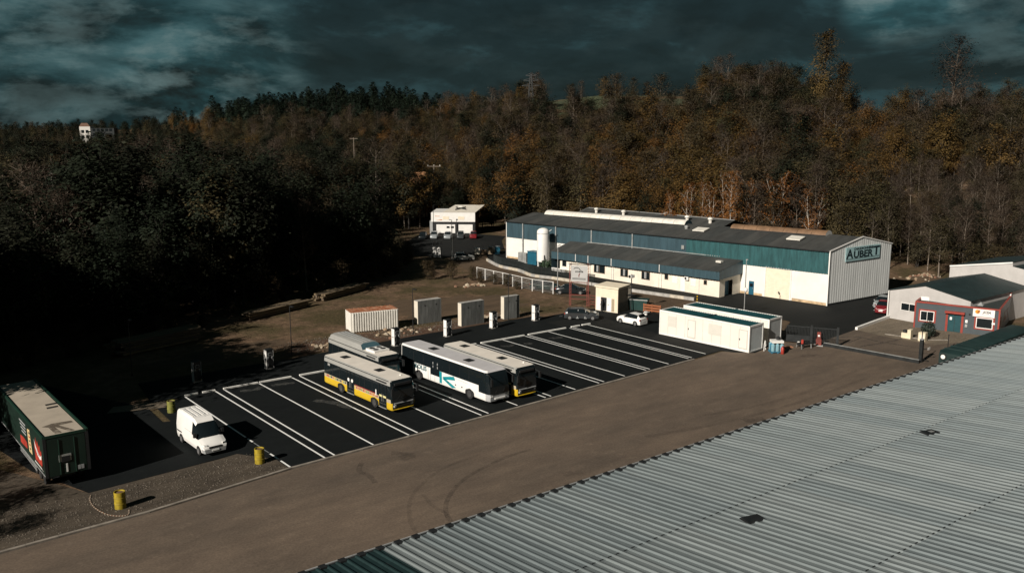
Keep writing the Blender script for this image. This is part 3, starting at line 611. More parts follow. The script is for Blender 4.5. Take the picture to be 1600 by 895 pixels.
def car(name, label, loc, rz, paint, kind='hatch', L=4.1, tailgate=False, stripped=False, cat='car', group=None, detail=True):
    root = thing(name, label, cat, loc, rz, group)
    h = L / 2; W = 0.86
    # x from rear to front: rows = sill, waist, belt, roof edge, crown
    def rw(k, zs, zb, zr, wr): return [(W * k - 0.05, 0.20), (W * k, 0.55), (W * k - 0.03, zb), (wr, zr), (wr * 0.55, zr + 0.035)]
    if kind == 'estate': prof = [(-h, .88, .86, 1.0, .74), (-h + .12, .96, .92, 1.38, .62), (-h + .5, 1, .94, 1.48, .62)]
    elif kind == 'saloon': prof = [(-h, .88, .80, .86, .66), (-h + .15, .95, .90, .96, .68), (-h + .75, 1, .93, 1.02, .68), (-h + 1.35, 1, .93, 1.38, .60)]
    else: prof = [(-h, .88, .82, .92, .70), (-h + .10, .95, .90, 1.06, .66), (-h + .45, 1, .93, 1.40, .60)]
    prof += [(-.15, 1, .93, 1.47, .60), (h - 1.95, 1, .92, 1.42, .60), (h - 1.15, 1, .90, .99, .72), (h - .45, .97, .80, .88, .70), (h - .12, .90, .66, .74, .66), (h, .80, .56, .62, .58)]
    st = [(x, rw(k, 0, zb, zr, wr)) for x, k, zb, zr, wr in prof]
    n0 = next(i for i, p in enumerate(prof) if p[3] > 1.3); n1 = len(prof) - 5          # roof stations n0..n1, windscreen n1..n1+1
    def cls(kind_, i, j, s):
        if kind_ == 'floor': return 'underbody'
        if kind_ in ('front', 'rear'): return 'body'
        top = kind_ == 'roof' or j == 3
        if top:
            if i == n1: return 'windscreen'
            if i == n0 - 1: return None if tailgate else 'rear_window'
            return 'body'
        if j == 2 and n0 - 1 <= i <= n1: return ('window' if n0 <= i else 'body') if not (i == n1) else 'window'
        if stripped and s < 0 and j in (1, 0) and n0 <= i < n1: return 'door_opening' if j == 1 else 'body'
        return 'body'
    mats = dict(underbody=M_black, body=paint, windscreen=M_glass, rear_window=M_glass, window=M_glass, door_opening=M_black)
    for k, mb in lloft(st, cls).items(): mb.build(k, mats[k], root, smooth=45)
    fx, rx = h - 0.78, -h + 0.72
    for x in (fx, rx):
        for s in (-1, 1):
            am = MB(); n = 10; pts = [(x + 0.36 * math.cos(PI * k / n), s * (W + 0.006), 0.30 + 0.36 * math.sin(PI * k / n)) for k in range(n + 1)] + [(x - 0.36, s * (W + 0.006), 0.2), (x + 0.36, s * (W + 0.006), 0.2)]
            am.poly(pts if s < 0 else pts[::-1]); am.build('wheel_arch', M_black, root)
    wheels(root, (fx, rx), W + 0.02, 0.31, 0.2)
    if detail:
        for s in (-1, 1):
            MB().prism([(h - .30, s * .52), (h - .06, s * .50), (h - .16, s * .70), (h - .36, s * .80)][::int(s)], 0.60, 0.76).build('headlight', M_lamp, root)
            MB().box(-h - .01, -h + .12, s * .72 - .09, s * .72 + .09, 0.72, 0.92).build('tail_light', M_red, root)
            MB().box(h - 1.55, h - 1.35, s * .93 - .08, s * .93 + .08, 0.90, 1.04).build('mirror', paint, root)
            MB().box(0.02, 0.1, s * .80 - .01, s * .80 + .045, 0.92, 1.38).build('door_pillar', M_black, root) if not stripped else None
        MB().box(-h - .02, -h + .02, -.26, .26, .48, .60).build('number_plate', M_white_gloss, root); MB().box(h - .04, h + .02, -.26, .26, .38, .50).build('number_plate', M_white_gloss, root)
    if tailgate:
        MB().box(-h + .12, -h + .5, -.58, .58, .95, 1.0).build('boot_floor', M_black, root)
        g = MB().quad((-h + .46, -.62, 1.42), (-h - .42, -.60, 1.78), (-h - .42, .60, 1.78), (-h + .46, .62, 1.42)).quad((-h + .46, .62, 1.46), (-h - .42, .60, 1.83), (-h - .42, -.60, 1.83), (-h + .46, -.62, 1.46)).build('tailgate', M_glass, root)
        MB().box(-h - .46, -h - .34, -.6, .6, 1.76, 1.84).build('tailgate_edge', paint, root); MB().poly([(-h + .43, -.6, 1.38), (-h + .43, .6, 1.38), (-h + .08, .66, .93), (-h + .08, -.66, .93)]).build('boot_opening', M_black, root)
    if stripped:
        for x in (-0.55, 0.45): MB().bar((x, -W - .01, 0.3), (x + 0.12, -0.66, 1.36), 0.05, 0.08).build('door_pillar', M_grey, root)
        for x in (-0.7, 0.35): MB().box(x, x + 0.35, -W - .04, -W + .05, 0.22, 0.30).build('door_sill', M_grey, root)
        MB().box(h - .9, h - .35, -.3, .5, .86, .95).build('engine_cover', M_white, root)
        MB().bar((-h - .1, -.7, .5), (-h - .55, -.5, .42), .5, .12).build('loose_bumper', M_dark, root)
    return root
M_c_dark = mat('car_charcoal', (0.05, 0.056, 0.06), 0.3, 0.3, var=0.1); M_c_black = mat('car_black', (0.012, 0.016, 0.018), 0.25, 0.2, var=0.1)
M_c_silver = mat('car_silver', (0.36, 0.39, 0.40), 0.3, 0.4, var=0.05); M_c_red = mat('car_red', (0.15, 0.012, 0.016), 0.3, var=0.08); M_c_green = mat('car_green', (0.012, 0.03, 0.028), 0.25, 0.2, var=0.1); M_c_teal = mat('van_teal', (0.08, 0.13, 0.14), 0.35, 0.2, var=0.12)
car('hatchback_car', 'white hatchback with its tailgate open beside the cream kiosk', (82.05, 76.25, 0.022), R(94), M_white_gloss, tailgate=True, L=3.9)
car('stripped_car', 'dark grey stripped car with missing doors beside the kiosk', (79.0, 82.35, 0.026), R(-46), M_c_dark, stripped=True, L=4.5)
car('dark_car', 'dark estate car parked behind the white mesh fence, left of the flagpole lamp', (89.3, 101.4, 0.01), R(-62), M_c_green, 'estate', 4.5)
car('dark_car', 'dark saloon car parked right of the tall lamp behind the fence', (90.1, 96.4, 0.01), R(-48), M_c_black, 'saloon', 4.6)
car('red_car', 'dark red car parked behind the grey gabled workshop corner', (114.0, 59.6, 0.02), R(-160), M_c_red, 'hatch', 3.8)
car('silver_car', 'silver car parked behind the dark red car at the hall gable', (117.2, 61.4, 0.02), R(-165), M_c_silver, 'hatch', 4.1)
for k, (x, y, p, lab, kd) in enumerate([(109.6, 166.2, M_c_black, 'black car, leftmost of the row before the white showroom', 'hatch'), (112.0, 165.2, M_c_silver, 'silver car, second from left before the white showroom', 'estate'), (114.2, 163.0, M_c_silver, 'grey car in the middle of the row before the white showroom', 'hatch'),
                                    (116.8, 161.6, M_c_dark, 'charcoal car left of the red one before the white showroom', 'estate'), (119.2, 160.0, M_c_red, 'red car, rightmost of the row before the white showroom', 'hatch')]):
    car('parked_car', lab, (x, y, 0.01), R(-128), p, kd, 4.2, group='cars parked before the white showroom', detail=False)
car('white_car', 'small white car on the road below the street lamp', (97.6, 134.0, 0.02), R(-40), M_white_gloss, 'hatch', 3.9, detail=False)

def van(name, label, loc, rz, paint, L=5.6, group=None, top=2.55):
    root = thing(name, label, 'van', loc, rz, group)
    h = L / 2; W = 0.98; t = top
    R_ = lambda k, zb, zr, wr, zc: [(W * k - .06, .32), (W * k, .62), (W * k, zb), (wr, zr), (wr * .82, zc)]
    st = [(-h, R_(.96, 1.35, t - .18, .80, t - .03)), (-h + .12, R_(1, 1.38, t - .16, .84, t)), (-h + 1.5, R_(1, 1.38, t - .16, .84, t)), (h - 2.35, R_(1, 1.38, t - .16, .84, t)), (h - 2.2, R_(1, 1.38, t - .18, .83, t - .02)), (h - 1.75, R_(1, 1.32, t - .45, .80, t - .28)),
          (h - .95, R_(1, 1.22, 1.26, .80, 1.30)), (h - .35, R_(.98, .98, 1.04, .76, 1.08)), (h - .08, R_(.93, .78, .82, .74, .85)), (h, R_(.86, .66, .70, .68, .72))]
    n = len(st)
    def cls(kind, i, j, s):
        if kind == 'floor': return 'underbody'
        if kind in ('front', 'rear'): return 'bumper' if j == 0 else 'body'
        topf = kind == 'roof' or j == 3
        if topf: return 'windscreen' if i == 5 else 'body'
        if j == 2 and i in (4, 5): return 'cab_window'
        if j == 0: return 'bumper' if i >= 7 else 'sill'
        return 'body'
    mats = dict(underbody=M_black, body=paint, bumper=M_grey, windscreen=M_glass, cab_window=M_glass, sill=paint)
    for k, mb in lloft(st, cls).items(): mb.build(k, mats[k], root, smooth=35)
    fx, rx = h - .92, -h + 1.05
    for x in (fx, rx):
        for s in (-1, 1):
            am = MB(); m = 10; pts = [(x + .42 * math.cos(PI * k / m), s * (W + .008), .36 + .40 * math.sin(PI * k / m)) for k in range(m + 1)] + [(x - .42, s * (W + .008), .3), (x + .42, s * (W + .008), .3)]
            am.poly(pts if s < 0 else pts[::-1]); am.build('wheel_arch', M_black, root)
    wheels(root, (fx, rx), W + .01, .35, .22)
    for k in range(7): MB().box(-h + .4, h - 2.7, -.62 + k * .2, -.56 + k * .2, t - .01, t + .025).build('roof_rib', M_grey if k % 2 else paint, root)
    MB().box(h - .10, h + .02, -.5, .5, .68, .80).build('grille', M_black, root)
    MB().bar((h - .95, -.5, 1.315), (h - .95, .55, 1.315), .06, .03).build('wiper', M_black, root)
    MB().cyl((h - 2.3, .2, t - .05), (h - 2.38, .2, t + .28), .012).build('antenna', M_black, root)
    for s in (-1, 1):
        MB().prism([(h - .34, s * .66), (h - .06, s * .60), (h - .10, s * .82), (h - .34, s * .93)][::int(s)], .78, .97).build('headlight', M_lamp, root)
        MB().box(h - 1.35, h - 1.15, s * 1.1 - .1, s * 1.1 + .1, 1.35, 1.68).build('mirror', M_black, root)
        MB().box(-h + .2, -h + 1.2, s * W - .012, s * W + .012, .86, .96).build('side_trim', M_black, root)
        MB().box(-h + 1.9, h - 2.25, s * W - .006, s * W + .006, 1.46, 1.48).build('door_rail', M_grey, root)
    MB().box(h - .02, h + .03, -.28, .28, .44, .56).build('number_plate', M_white_gloss, root)
    return root
van('white_van', 'white high roof panel van parked beside the marked bus bays', (23.15, 67.35, 0.018), R(-89), M_white_gloss)
van('teal_van', 'teal grey van half hidden beyond the metal warehouse roof', (114.6, 39.6, 0.012), R(172), M_c_teal, 5.4, top=2.5)

def trailer():
    M_g = mat('trailer_green', (0.007, 0.020, 0.014), 0.45, var=0.2, scale=0.8); M_gd = mat('trailer_green_edge', (0.009, 0.032, 0.021), 0.4, var=0.1)
    M_roof = mat('trailer_roof', (0.38, 0.33, 0.265), 0.75, var=0.1, scale=0.6); M_brshade = decal_mat('roof_branch_shade', (0.09, 0.07, 0.05), 1.5)
    root = thing('box_trailer', 'dark green box trailer with red flame graphics and cream roof', 'trailer', (13.0, 65.3, 0), R(0.5))
    W, L = 1.42, 16.2
    MB().box(-W, W, 0, L, 0.95, 3.86).build('box_body', M_g, root)
    MB().box(-W + .16, W - .16, .12, L - .1, 3.864, 3.90).build('roof_panel', M_roof, root)
    for x in (-W, W): MB().box(x - .06, x + .06, -.02, L, 3.80, 3.98).build('roof_rail', M_gd, root)
    MB().box(-W + .06, W - .06, -.05, .06, 3.78, 3.96).build('rear_header', M_gd, root)
    for x in (-W + .05, W - .05): MB().box(x - .10, x + .10, -.06, .0, .95, 3.78).build('corner_post', M_black, root)
    d = MB().box(-W + .2, W - .2, -.05, -.001, 1.0, 3.7).build('rear_door', M_g, root)
    for x in (-.5, .5): MB().cyl((x, -.08, 1.05), (x, -.08, 3.6), .02).build('lock_bar', M_gd, d)
    MB().box(-.55, .25, -.075, -.05, 1.95, 2.45).build('hatch_frame', M_galv, d); MB().box(-.38, .16, -.095, -.075, 1.90, 2.32).build('hatch', M_black, d)
    MB().box(-.12, -.02, -.08, -.05, 1.15, 1.75).build('door_plate', M_white, d)
    for x in (.62, .84): MB().box(x, x + .18, -.08, -.05, 1.15, 1.45).build('door_plate', M_grey, d)
    # branch shadows painted on the roof as dark streaks, and tar patches
    for y, pts in ((0, [(-.9, .3), (-.5, 3.1), (.9, 2.7), (1.1, 2.3), (-.1, 2.3), (.35, .5), (-.1, .5), (-.25, 2.0), (-.45, .4)]),):
        sheet('branch_shade', [(-.95, 2.5), (-.2, 2.9), (1.05, 2.75), (1.1, 2.25), (.1, 2.2), (.75, .4), (.4, .3), (-.2, 2.0), (-.1, .4), (-.55, .4), (-.6, 2.1)], 3.904, M_brshade, root)
        for px, py in ((.75, 7.0), (.85, 7.9)): sheet('roof_patch', [(px - .4, py - .25), (px + .4, py - .2), (px + .42, py + .25), (px - .38, py + .22)], 3.906, mat('tar_patch', (0.02, .018, .015), .8, var=.2), root)
    # graphics on the long side facing the drive (local -x)
    x = -W - .008
    fl = [(.9, 1.5), (3.0, 1.5), (3.1, 2.3), (2.95, 2.9), (2.7, 2.6), (2.5, 3.3), (2.2, 2.8), (1.95, 3.2), (1.7, 2.7), (1.4, 3.0), (1.2, 2.5), (.95, 2.7)]
    MB().poly([(x, a, b) for a, b in fl]).build('flame_graphic', M_red, root)
    cres = [(1.0, 2.35), (1.3, 2.15), (1.9, 2.25), (2.5, 2.55), (3.0, 3.0), (2.75, 2.45), (2.2, 2.05), (1.5, 1.88), (1.05, 2.0)]
    MB().poly([(x - .006, a, b) for a, b in cres]).build('crescent_graphic', M_white, root)
    MB().poly([(x - .01, 1.35, 2.12), (x - .01, 1.9, 2.2), (x - .01, 2.5, 2.45), (x - .01, 1.9, 2.1)]).build('crescent_shadow', M_black, root)
    MB().poly([(x, 4.0, 1.5), (x, 5.0, 1.5), (x, 5.15, 3.2), (x, 4.35, 3.3)]).build('bottle_graphic', mat('cream_print', (.55, .42, .22), .6, var=.3, scale=3), root)
    for k in range(5): MB().box(-W - .014, -W - .006, 4.35, 4.75, 1.75 + k * .3, 1.87 + k * .3).build('bottle_mark', M_red if k % 2 else M_black, root)
    for k, z in enumerate((3.2, 2.95, 2.7, 2.45)): MB().box(-W - .008, -W - .002, 5.7, 7.8 - .2 * k, z, z + .12).build('text_line', M_grey, root)
    MB().poly([(x, 5.6, 1.5), (x, 7.9, 1.4), (x, 7.9, 2.0), (x, 6.8, 2.1), (x, 5.6, 2.0)]).build('flame_graphic', M_red, root)
    for k in range(9): MB().box(-W - .008, -W - .002, .7 + k * .3, .88 + k * .3, 1.22, 1.34).build('text_mark', M_white, root)
    MB().box(-W - .03, -W, .2, L, 1.0, 1.05).build('side_rail', M_grey, root)
    # underframe
    MB().box(-.5, .5, .3, L - .3, .72, .95).build('chassis', M_black, root)
    for z in (.55, .75): MB().bar((-W + .05, 3.2, z), (-W + .05, 8.6, z), .04, .09).build('side_guard', M_galv, root)
    for y in (1.6, 2.9, 4.2):
        for s in (-1, 1): MB().cyl((s * 1.25, y, .5), (s * .95, y, .5), .5, n=16).build('wheel', M_tyre, root)
    MB().box(-.1, .1, 13.2, 13.5, 0, .8).box(-.9, .9, 13.2, 13.5, .6, .75).build('landing_leg', M_black, root)
trailer()

def lorry():
    M_tarp = mat('lorry_tarp', (0.012, 0.028, 0.027), 0.5, var=0.25, scale=0.7, bump=0.3, bscale=2)
    root = thing('parked_lorry', 'long dark tarpaulin lorry parked along the warehouse wall by the gate', 'lorry', (88.0, 38.6, 0.012), 0)
    st = [(0, [(1.1, .9), (1.15, 1.6), (1.15, 2.5), (.95, 2.62)]), (.5, [(1.25, .8), (1.27, 1.6), (1.27, 2.72), (1.05, 2.82)]), (17, [(1.25, .8), (1.27, 1.6), (1.27, 2.9), (1.05, 3.0)])]
    pm = lloft(st, lambda k, i, j, s: 'tarpaulin'); pm['tarpaulin'].build('tarpaulin', M_tarp, root, smooth=30)
    MB().box(.1, 16.8, -.5, .5, .6, .82).build('chassis', M_black, root)
    for k in range(12): MB().bar((1.2 + k * 1.35, -1.2, 2.82), (1.2 + k * 1.35, 1.2, 2.84), .06, .1).build('roof_hoop', M_tarp, root)
    wheels(root, (1.3, 12.5, 13.8), 1.26, .5, .3, M_white_gloss)
    MB().cyl((-.12, .7, 2.2), (.02, .7, 2.2), .22, n=14).build('lamp', M_lamp, root); MB().cyl((-.08, .7, 2.2), (.04, .7, 2.2), .32, n=14).build('lamp_ring', M_tyre, root)
lorry()
# ------------------------------------------------------------------ buildings
def frame(name, label, cat, P, Q, z=0.0, group=None):
    """a thing whose local x runs along its front from P (left end) to Q, local y into the depth"""
    d = Vector(Q) - Vector(P)
    r = thing(name, label, cat, (*P, z), math.atan2(d.y, d.x), group); return r, d.length
def window(root, x0, x1, z0, z1, y=0.0, fm=None, panes=2, name='window', bars=0, fw=0.07):
    fm = fm or M_white
    m = MB(); m.box(x0 - fw, x1 + fw, y - .06, y - .002, z0 - fw, z0); m.box(x0 - fw, x1 + fw, y - .06, y - .002, z1, z1 + fw); m.box(x0 - fw, x0, y - .06, y - .002, z0, z1); m.box(x1, x1 + fw, y - .06, y - .002, z0, z1)
    w = m.build(name, fm, root)
    for k in range(panes):
        a = x0 + (x1 - x0) * k / panes; b = x0 + (x1 - x0) * (k + 1) / panes
        MB().box(a + (.025 if k else 0), b - (.025 if k < panes - 1 else 0), y - .03, y - .004, z0, z1).build('pane', M_glass, w)
        if k: MB().box(a - .025, a + .025, y - .058, y - .003, z0, z1).build('mullion', fm, w)
    return w
M_bluec = mat('blue_cladding', (0.034, 0.069, 0.087), 0.5, 0.1, var=0.18, scale=1.6, stretch=(1, 1, .15))
M_tealc = mat('teal_cladding', (0.024, 0.086, 0.092), 0.5, 0.1, var=0.25, scale=2.2, stretch=(1, 1, .2))
M_gablec = mat('gable_cladding', (0.66, 0.68, 0.67), 0.5, 0.1, var=0.10, scale=1.6, stretch=(1, 1, .1))
M_fibre = [mat('fibre_roof_%d' % k, c, 0.85, var=0.25, scale=0.9, stretch=(1, .3, 1)) for k, c in enumerate([(0.036, .038, .036), (.030, .033, .032), (.042, .043, .040)])]
M_blued = mat('door_blue', (0.01, 0.085, 0.135), 0.45, var=0.1)
M_trans = mat('skylight_sheet', (0.62, 0.60, 0.54), 0.45, var=0.12, scale=1.2); M_brownsky = mat('old_skylight', (0.17, 0.10, 0.055), 0.6, var=0.25, scale=0.9)
M_signb = mat('sign_pale_blue', (0.34, 0.52, 0.54), 0.5, var=0.05)
def ribbed(x0, x1, z0f, z1f, step=0.36, d=0.045, y=0.0, pos=None):
    """trapezoid cladding along local x; z0f, z1f give lower and upper edge; pos maps (x, out) to a point"""
    pos = pos or (lambda x, o: (x, y - o)); mb = MB(); n = max(1, int((x1 - x0) / step)); s = (x1 - x0) / n; xs = []
    for k in range(n):
        a = x0 + k * s; xs += [(a, 0), (a + s * .30, 0), (a + s * .42, d), (a + s * .86, d), (a + s * .98, 0)]
    xs.append((x1, 0))
    for (a, oa), (b, ob) in zip(xs[:-1], xs[1:]):
        p = pos(a, oa); q = pos(b, ob); mb.quad((*p, z0f(a)), (*q, z0f(b)), (*q, z1f(b)), (*p, z1f(a)))
    return mb
def aubert_hall():
    root, L = frame('factory_hall', 'long factory hall with white lower wall, teal cladding and AUBERT gable sign', 'building', (106.0, 131.5), (111.8, 66.7))
    D = 14.54; SK = 2.5
    ev = lambda x: 7.02 + (x / L) * .72; rd = lambda x: 8.22 + (x / L) * 1.02; sp = lambda x: 4.02 + (x / L) * .5
    # walls
    MB().add([(0, 0, 0), (L, 0, 0), (L, 0, sp(L)), (0, 0, sp(0))], [(0, 1, 2, 3)]).build('lower_wall', mat('hall_white', (0.70, 0.685, 0.645), .7, var=.06, scale=.4), root)
    MB().quad((0, -.01, 0), (L - 10.2, -.01, 0), (L - 10.2, -.01, .35), (0, -.01, .35)).quad((L - 5.4, -.01, 0), (L, -.01, 0), (L, -.01, .4), (L - 5.4, -.01, .4)).build('plinth', mat('stained_plinth', (.45, .33, .20), .9, var=.35, scale=1.5), root)
    ribbed(0, L - 41, sp, ev, .40, .04, -.08).build('blue_cladding', M_bluec, root)
    ribbed(L - 41, L - 23.9, sp, ev, .40, .04, -.085).build('blue_cladding', M_bluec, root)
    ribbed(L - 23.9, L, sp, ev, .40, .04, -.08).build('teal_cladding', M_tealc, root)
    MB().quad((0, -.08, sp(0)), (L, -.08, sp(L)), (L, 0, sp(L)), (0, 0, sp(0))).build('cladding_drip', M_white, root)
    # end walls; the gable stands slightly out of square
    gz = lambda t: ev(L) + (rd(L) - ev(L)) * (1 - abs(2 * t - 1))
    gl = math.hypot(SK, D); nx, ny = D / gl, -SK / gl
    ribbed(0, gl, lambda s: .28, lambda s: gz(s / gl), .52, .016, 0, lambda s, o: (L + SK * s / gl + nx * o, D * s / gl + ny * o)).build('gable_cladding', M_gablec, root)
    MB().add([(L, 0, 0), (L + SK, D, 0), (L + SK, D, .28), (L, 0, .28)], [(0, 1, 2, 3)]).build('gable_plinth', M_dark, root)
    MB().poly([(0, D, 0), (0, 0, 0), (0, 0, ev(0)), (0, D / 2, rd(0)), (0, D, ev(0))]).build('end_wall', M_bluec, root)
    MB().quad((L + SK, D, 0), (0, D, 0), (0, D, ev(0)), (L + SK, D, ev(L))).build('back_wall', M_bluec, root)
    MB().bar((L + .03, -.05, 0.0), (L + .03, -.05, ev(L)), .16, .16).build('corner_trim', M_white, root); MB().bar((-.03, -.05, 0), (-.03, -.05, ev(0)), .14, .14).build('corner_trim', M_white, root)
    for a, b in (((L + .06, -.15, ev(L) + .05), (L + SK / 2 + .06, D / 2, rd(L) + .08)), ((L + SK / 2 + .06, D / 2, rd(L) + .08), (L + SK + .06, D + .1, ev(L) + .05))): MB().bar(a, b, .10, .16).build('verge_trim', M_white, root)
    # roof sheets
    n = 26
    for s in (0, 1):
        for k in range(n):
            a, b = L * k / n, L * (k + 1) / n; ym = lambda x: D / 2; o = random.uniform(.03, .06)
            sk = lambda x, f: x + SK * f * max(0, (x - L * .9) / (L * .1))
            if s == 0: q = [(sk(a, 0) + .01, -.25, ev(a) + o), (sk(b, 0) - .01, -.25, ev(b) + o), (sk(b, .5) - .01, D / 2, rd(b) + o), (sk(a, .5) + .01, D / 2, rd(a) + o)]
            else: q = [(sk(a, .5) + .01, D / 2, rd(a) + o), (sk(b, .5) - .01, D / 2, rd(b) + o), (sk(b, 1) - .01, D + .2, ev(b) + o), (sk(a, 1) + .01, D + .2, ev(a) + o)]
            mb = MB(); mb.add(q + [(x, y, z - .05) for x, y, z in q], [(0, 1, 2, 3), (4, 7, 6, 5), (0, 4, 5, 1), (1, 5, 6, 2), (2, 6, 7, 3), (3, 7, 4, 0)])
            mb.build('roof_sheet', M_fibre[(k * 7 + s + k // 3) % 3], root)
    def barrel(x0, x1, w, h, m, name):
        mb = MB(); N = 8; prof = [(D / 2 - w * math.cos(PI * k / N), h * math.sin(PI * k / N)) for k in range(N + 1)]; ns = max(1, int((x1 - x0) / 2.2))
        b = None
        for i in range(ns):
            a, c = x0 + (x1 - x0) * i / ns, x0 + (x1 - x0) * (i + 1) / ns; g = MB()
            for (y0, z0), (y1, z1) in zip(prof[:-1], prof[1:]): g.quad((a + .02, y0, rd(a) - .25 + z0), (c - .02, y0, rd(c) - .25 + z0), (c - .02, y1, rd(c) - .25 + z1), (a + .02, y1, rd(a) - .25 + z1))
            g.build(name, m, root)
        for x in (x0, x1): MB().poly([(x, y, rd(x) - .25 + z) for y, z in prof]).build('skylight_end', M_bluec if m is M_trans else M_white, root)
        for sgn in (-1, 1): MB().bar((x0, D / 2 + sgn * w, rd(x0) - .2), (x1, D / 2 + sgn * w, rd(x1) - .2), .12, .3).build('skylight_kerb', M_dark, root)
    barrel(4.0, 36.4, 1.15, .95, M_trans, 'skylight_sheet'); barrel(45.1, 61.2, 1.1, .85, M_brownsky, 'skylight_sheet')
    for x, y in ((L - 24, 4.0), (L - 7.2, 3.6)):
        z = ev(x) + (rd(x) - ev(x)) * y / (D / 2); MB().add([(x - 1.1, y - .8, z + .05), (x + 1.1, y - .8, z + .07), (x + 1.1, y + .8, z + .42), (x - 1.1, y + .8, z + .40), (x - 1.1, y - .8, z + .2), (x + 1.1, y - .8, z + .22), (x + 1.1, y + .8, z + .57), (x - 1.1, y + .8, z + .55)], [(4, 5, 6, 7), (0, 1, 5, 4), (1, 2, 6, 5), (2, 3, 7, 6), (3, 0, 4, 7)]).build('roof_hatch', M_trans, root)
    MB().lathe([(.28, 8.2), (.28, 8.6), (.4, 8.65), (.3, 8.85), (.05, 8.92)], 10, (L - 27.2, 4.6)).build('roof_vent', M_galv, root)
    # openings
    rs = L - 9.7; re = L - 5.75
    d = MB().box(rs, re, -.05, -.012, 0, 4.4).build('roller_door', mat('roller_cream', (.72, .64, .50), .6, var=.06), root)
    for k in range(11): MB().box(rs + .03, re - .03, -.075, -.05, .05 + k * .395, .36 + k * .395).build('door_slat', MATS['roller_cream'], d)
    for x in (rs - .09, re + .09): MB().box(x - .08, x + .08, -.11, -.012, 0, 4.5).build('door_jamb', M_white, d)
    MB().box(rs - .2, re + .2, -.11, -.012, 4.4, 4.56).build('door_lintel', M_grey, d)
    bd = MB().box(L - 12.45, L - 11.6, -.06, -.012, -0.0, 2.05).build('door', M_blued, root); MB().box(L - 12.3, L - 11.75, -.08, -.06, 1.2, 1.7).build('door_pane', M_glass, bd); MB().box(L - 11.8, L - 11.7, -.12, -.06, .95, 1.05).build('door_handle', M_galv, bd)
    for x in (L - 60.55, L - 52.1, L - 43.6, L - 34.6):
        zl = 4.2 if x > L - 50 else .2
        MB().cyl((x, -.22, zl), (x, -.22, ev(x) + .02), .12, n=8).build('downpipe', M_galv, root)
    MB().bar((0, -.30, ev(0) + .0), (L, -.30, ev(L) + .0), .16, .14).build('gutter', M_dark, root)
    MB().box(L - 24.7, L - 24.2, -.3, -.12, 5.7, 6.3).build('wall_vent', M_galv, root)
    # gable sign
    G = lambda s, o: (L + SK * s / gl + nx * o, D * s / gl + ny * o)
    a = G(3.45, .10); b = G(11.6, .10); c = G(11.6, .16); e = G(3.45, .16)
    sg = MB().add([(*a, 6.0), (*b, 6.0), (*c, 6.0), (*e, 6.0), (*a, 7.98), (*b, 7.98), (*c, 7.98), (*e, 7.98)], [(0, 1, 2, 3), (4, 7, 6, 5), (3, 2, 6, 7), (0, 4, 5, 1), (1, 5, 6, 2), (0, 3, 7, 4)]).build('sign_board', M_signb, root)
    ang = math.atan2(D, SK); M_ink = mat('sign_ink', (.008, .022, .028), .5, var=0)
    for t, s, z, size, sx in (('A', 4.35, 6.98, 1.8, 1.2), ('UBER', 7.5, 6.83, 1.35, 1.42), ('T', 10.7, 7.05, 1.8, 1.4)):
        text_on(sg, 'lettering', t, size, M_ink, (*G(s, .175), z), ang, sx=sx, depth=.004, bold=.05)
    text_on(sg, 'lettering', 'CHAUDRONNERIE', .50, M_ink, (*G(7.55, .175), 7.66), ang, sx=1.1, depth=.004, bold=.016)
    for z in (6.33, 6.2): 
        p, q = G(3.6, .165), G(11.45, .165); MB().bar((*p, z), (*q, z), .012, .035).build('sign_rule', M_ink, sg)
    # second hall behind, same roof line
    r2, L2 = frame('rear_hall', 'second dark roofed hall hidden behind the factory hall skylight', 'building', (121.6, 131.5), (124.6, 97.0))
    MB().box(0, L2, 0, 13.6, 0, 6.6).build('wall', M_bluec, r2)
    for s in (0, 1):
        for k in range(14):
            a, b = L2 * k / 14, L2 * (k + 1) / 14; o = random.uniform(0, .04)
            q = [(a, -.1, 6.6 + o), (b, -.1, 6.6 + o), (b, 6.8, 8.25 + o), (a, 6.8, 8.25 + o)] if s == 0 else [(a, 6.8, 8.25 + o), (b, 6.8, 8.25 + o), (b, 13.8, 6.6 + o), (a, 13.8, 6.6 + o)]
            MB().poly(q).build('roof_sheet', M_fibre[(k + s) % 3], r2)
    MB().bar((-.1, -.2, 6.63), (-.1, 6.8, 8.3), .14, .14).build('verge_trim', M_galv, r2); MB().bar((-.1, 6.8, 8.3), (-.1, 13.9, 6.63), .14, .14).build('verge_trim', M_galv, r2); MB().bar((0, 6.8, 8.33), (L2, 6.8, 8.33), .25, .1).build('ridge_cap', M_galv, r2)
    for x in (4, 11, 19.5, 26, 31): MB().lathe([(.3, 7.3), (.3, 8.3), (.5, 8.35), (.42, 8.65), (.1, 8.75)], 12, (x, 4.5 if x != 19.5 else 6.8)).build('roof_vent', M_trans, r2)
aubert_hall()
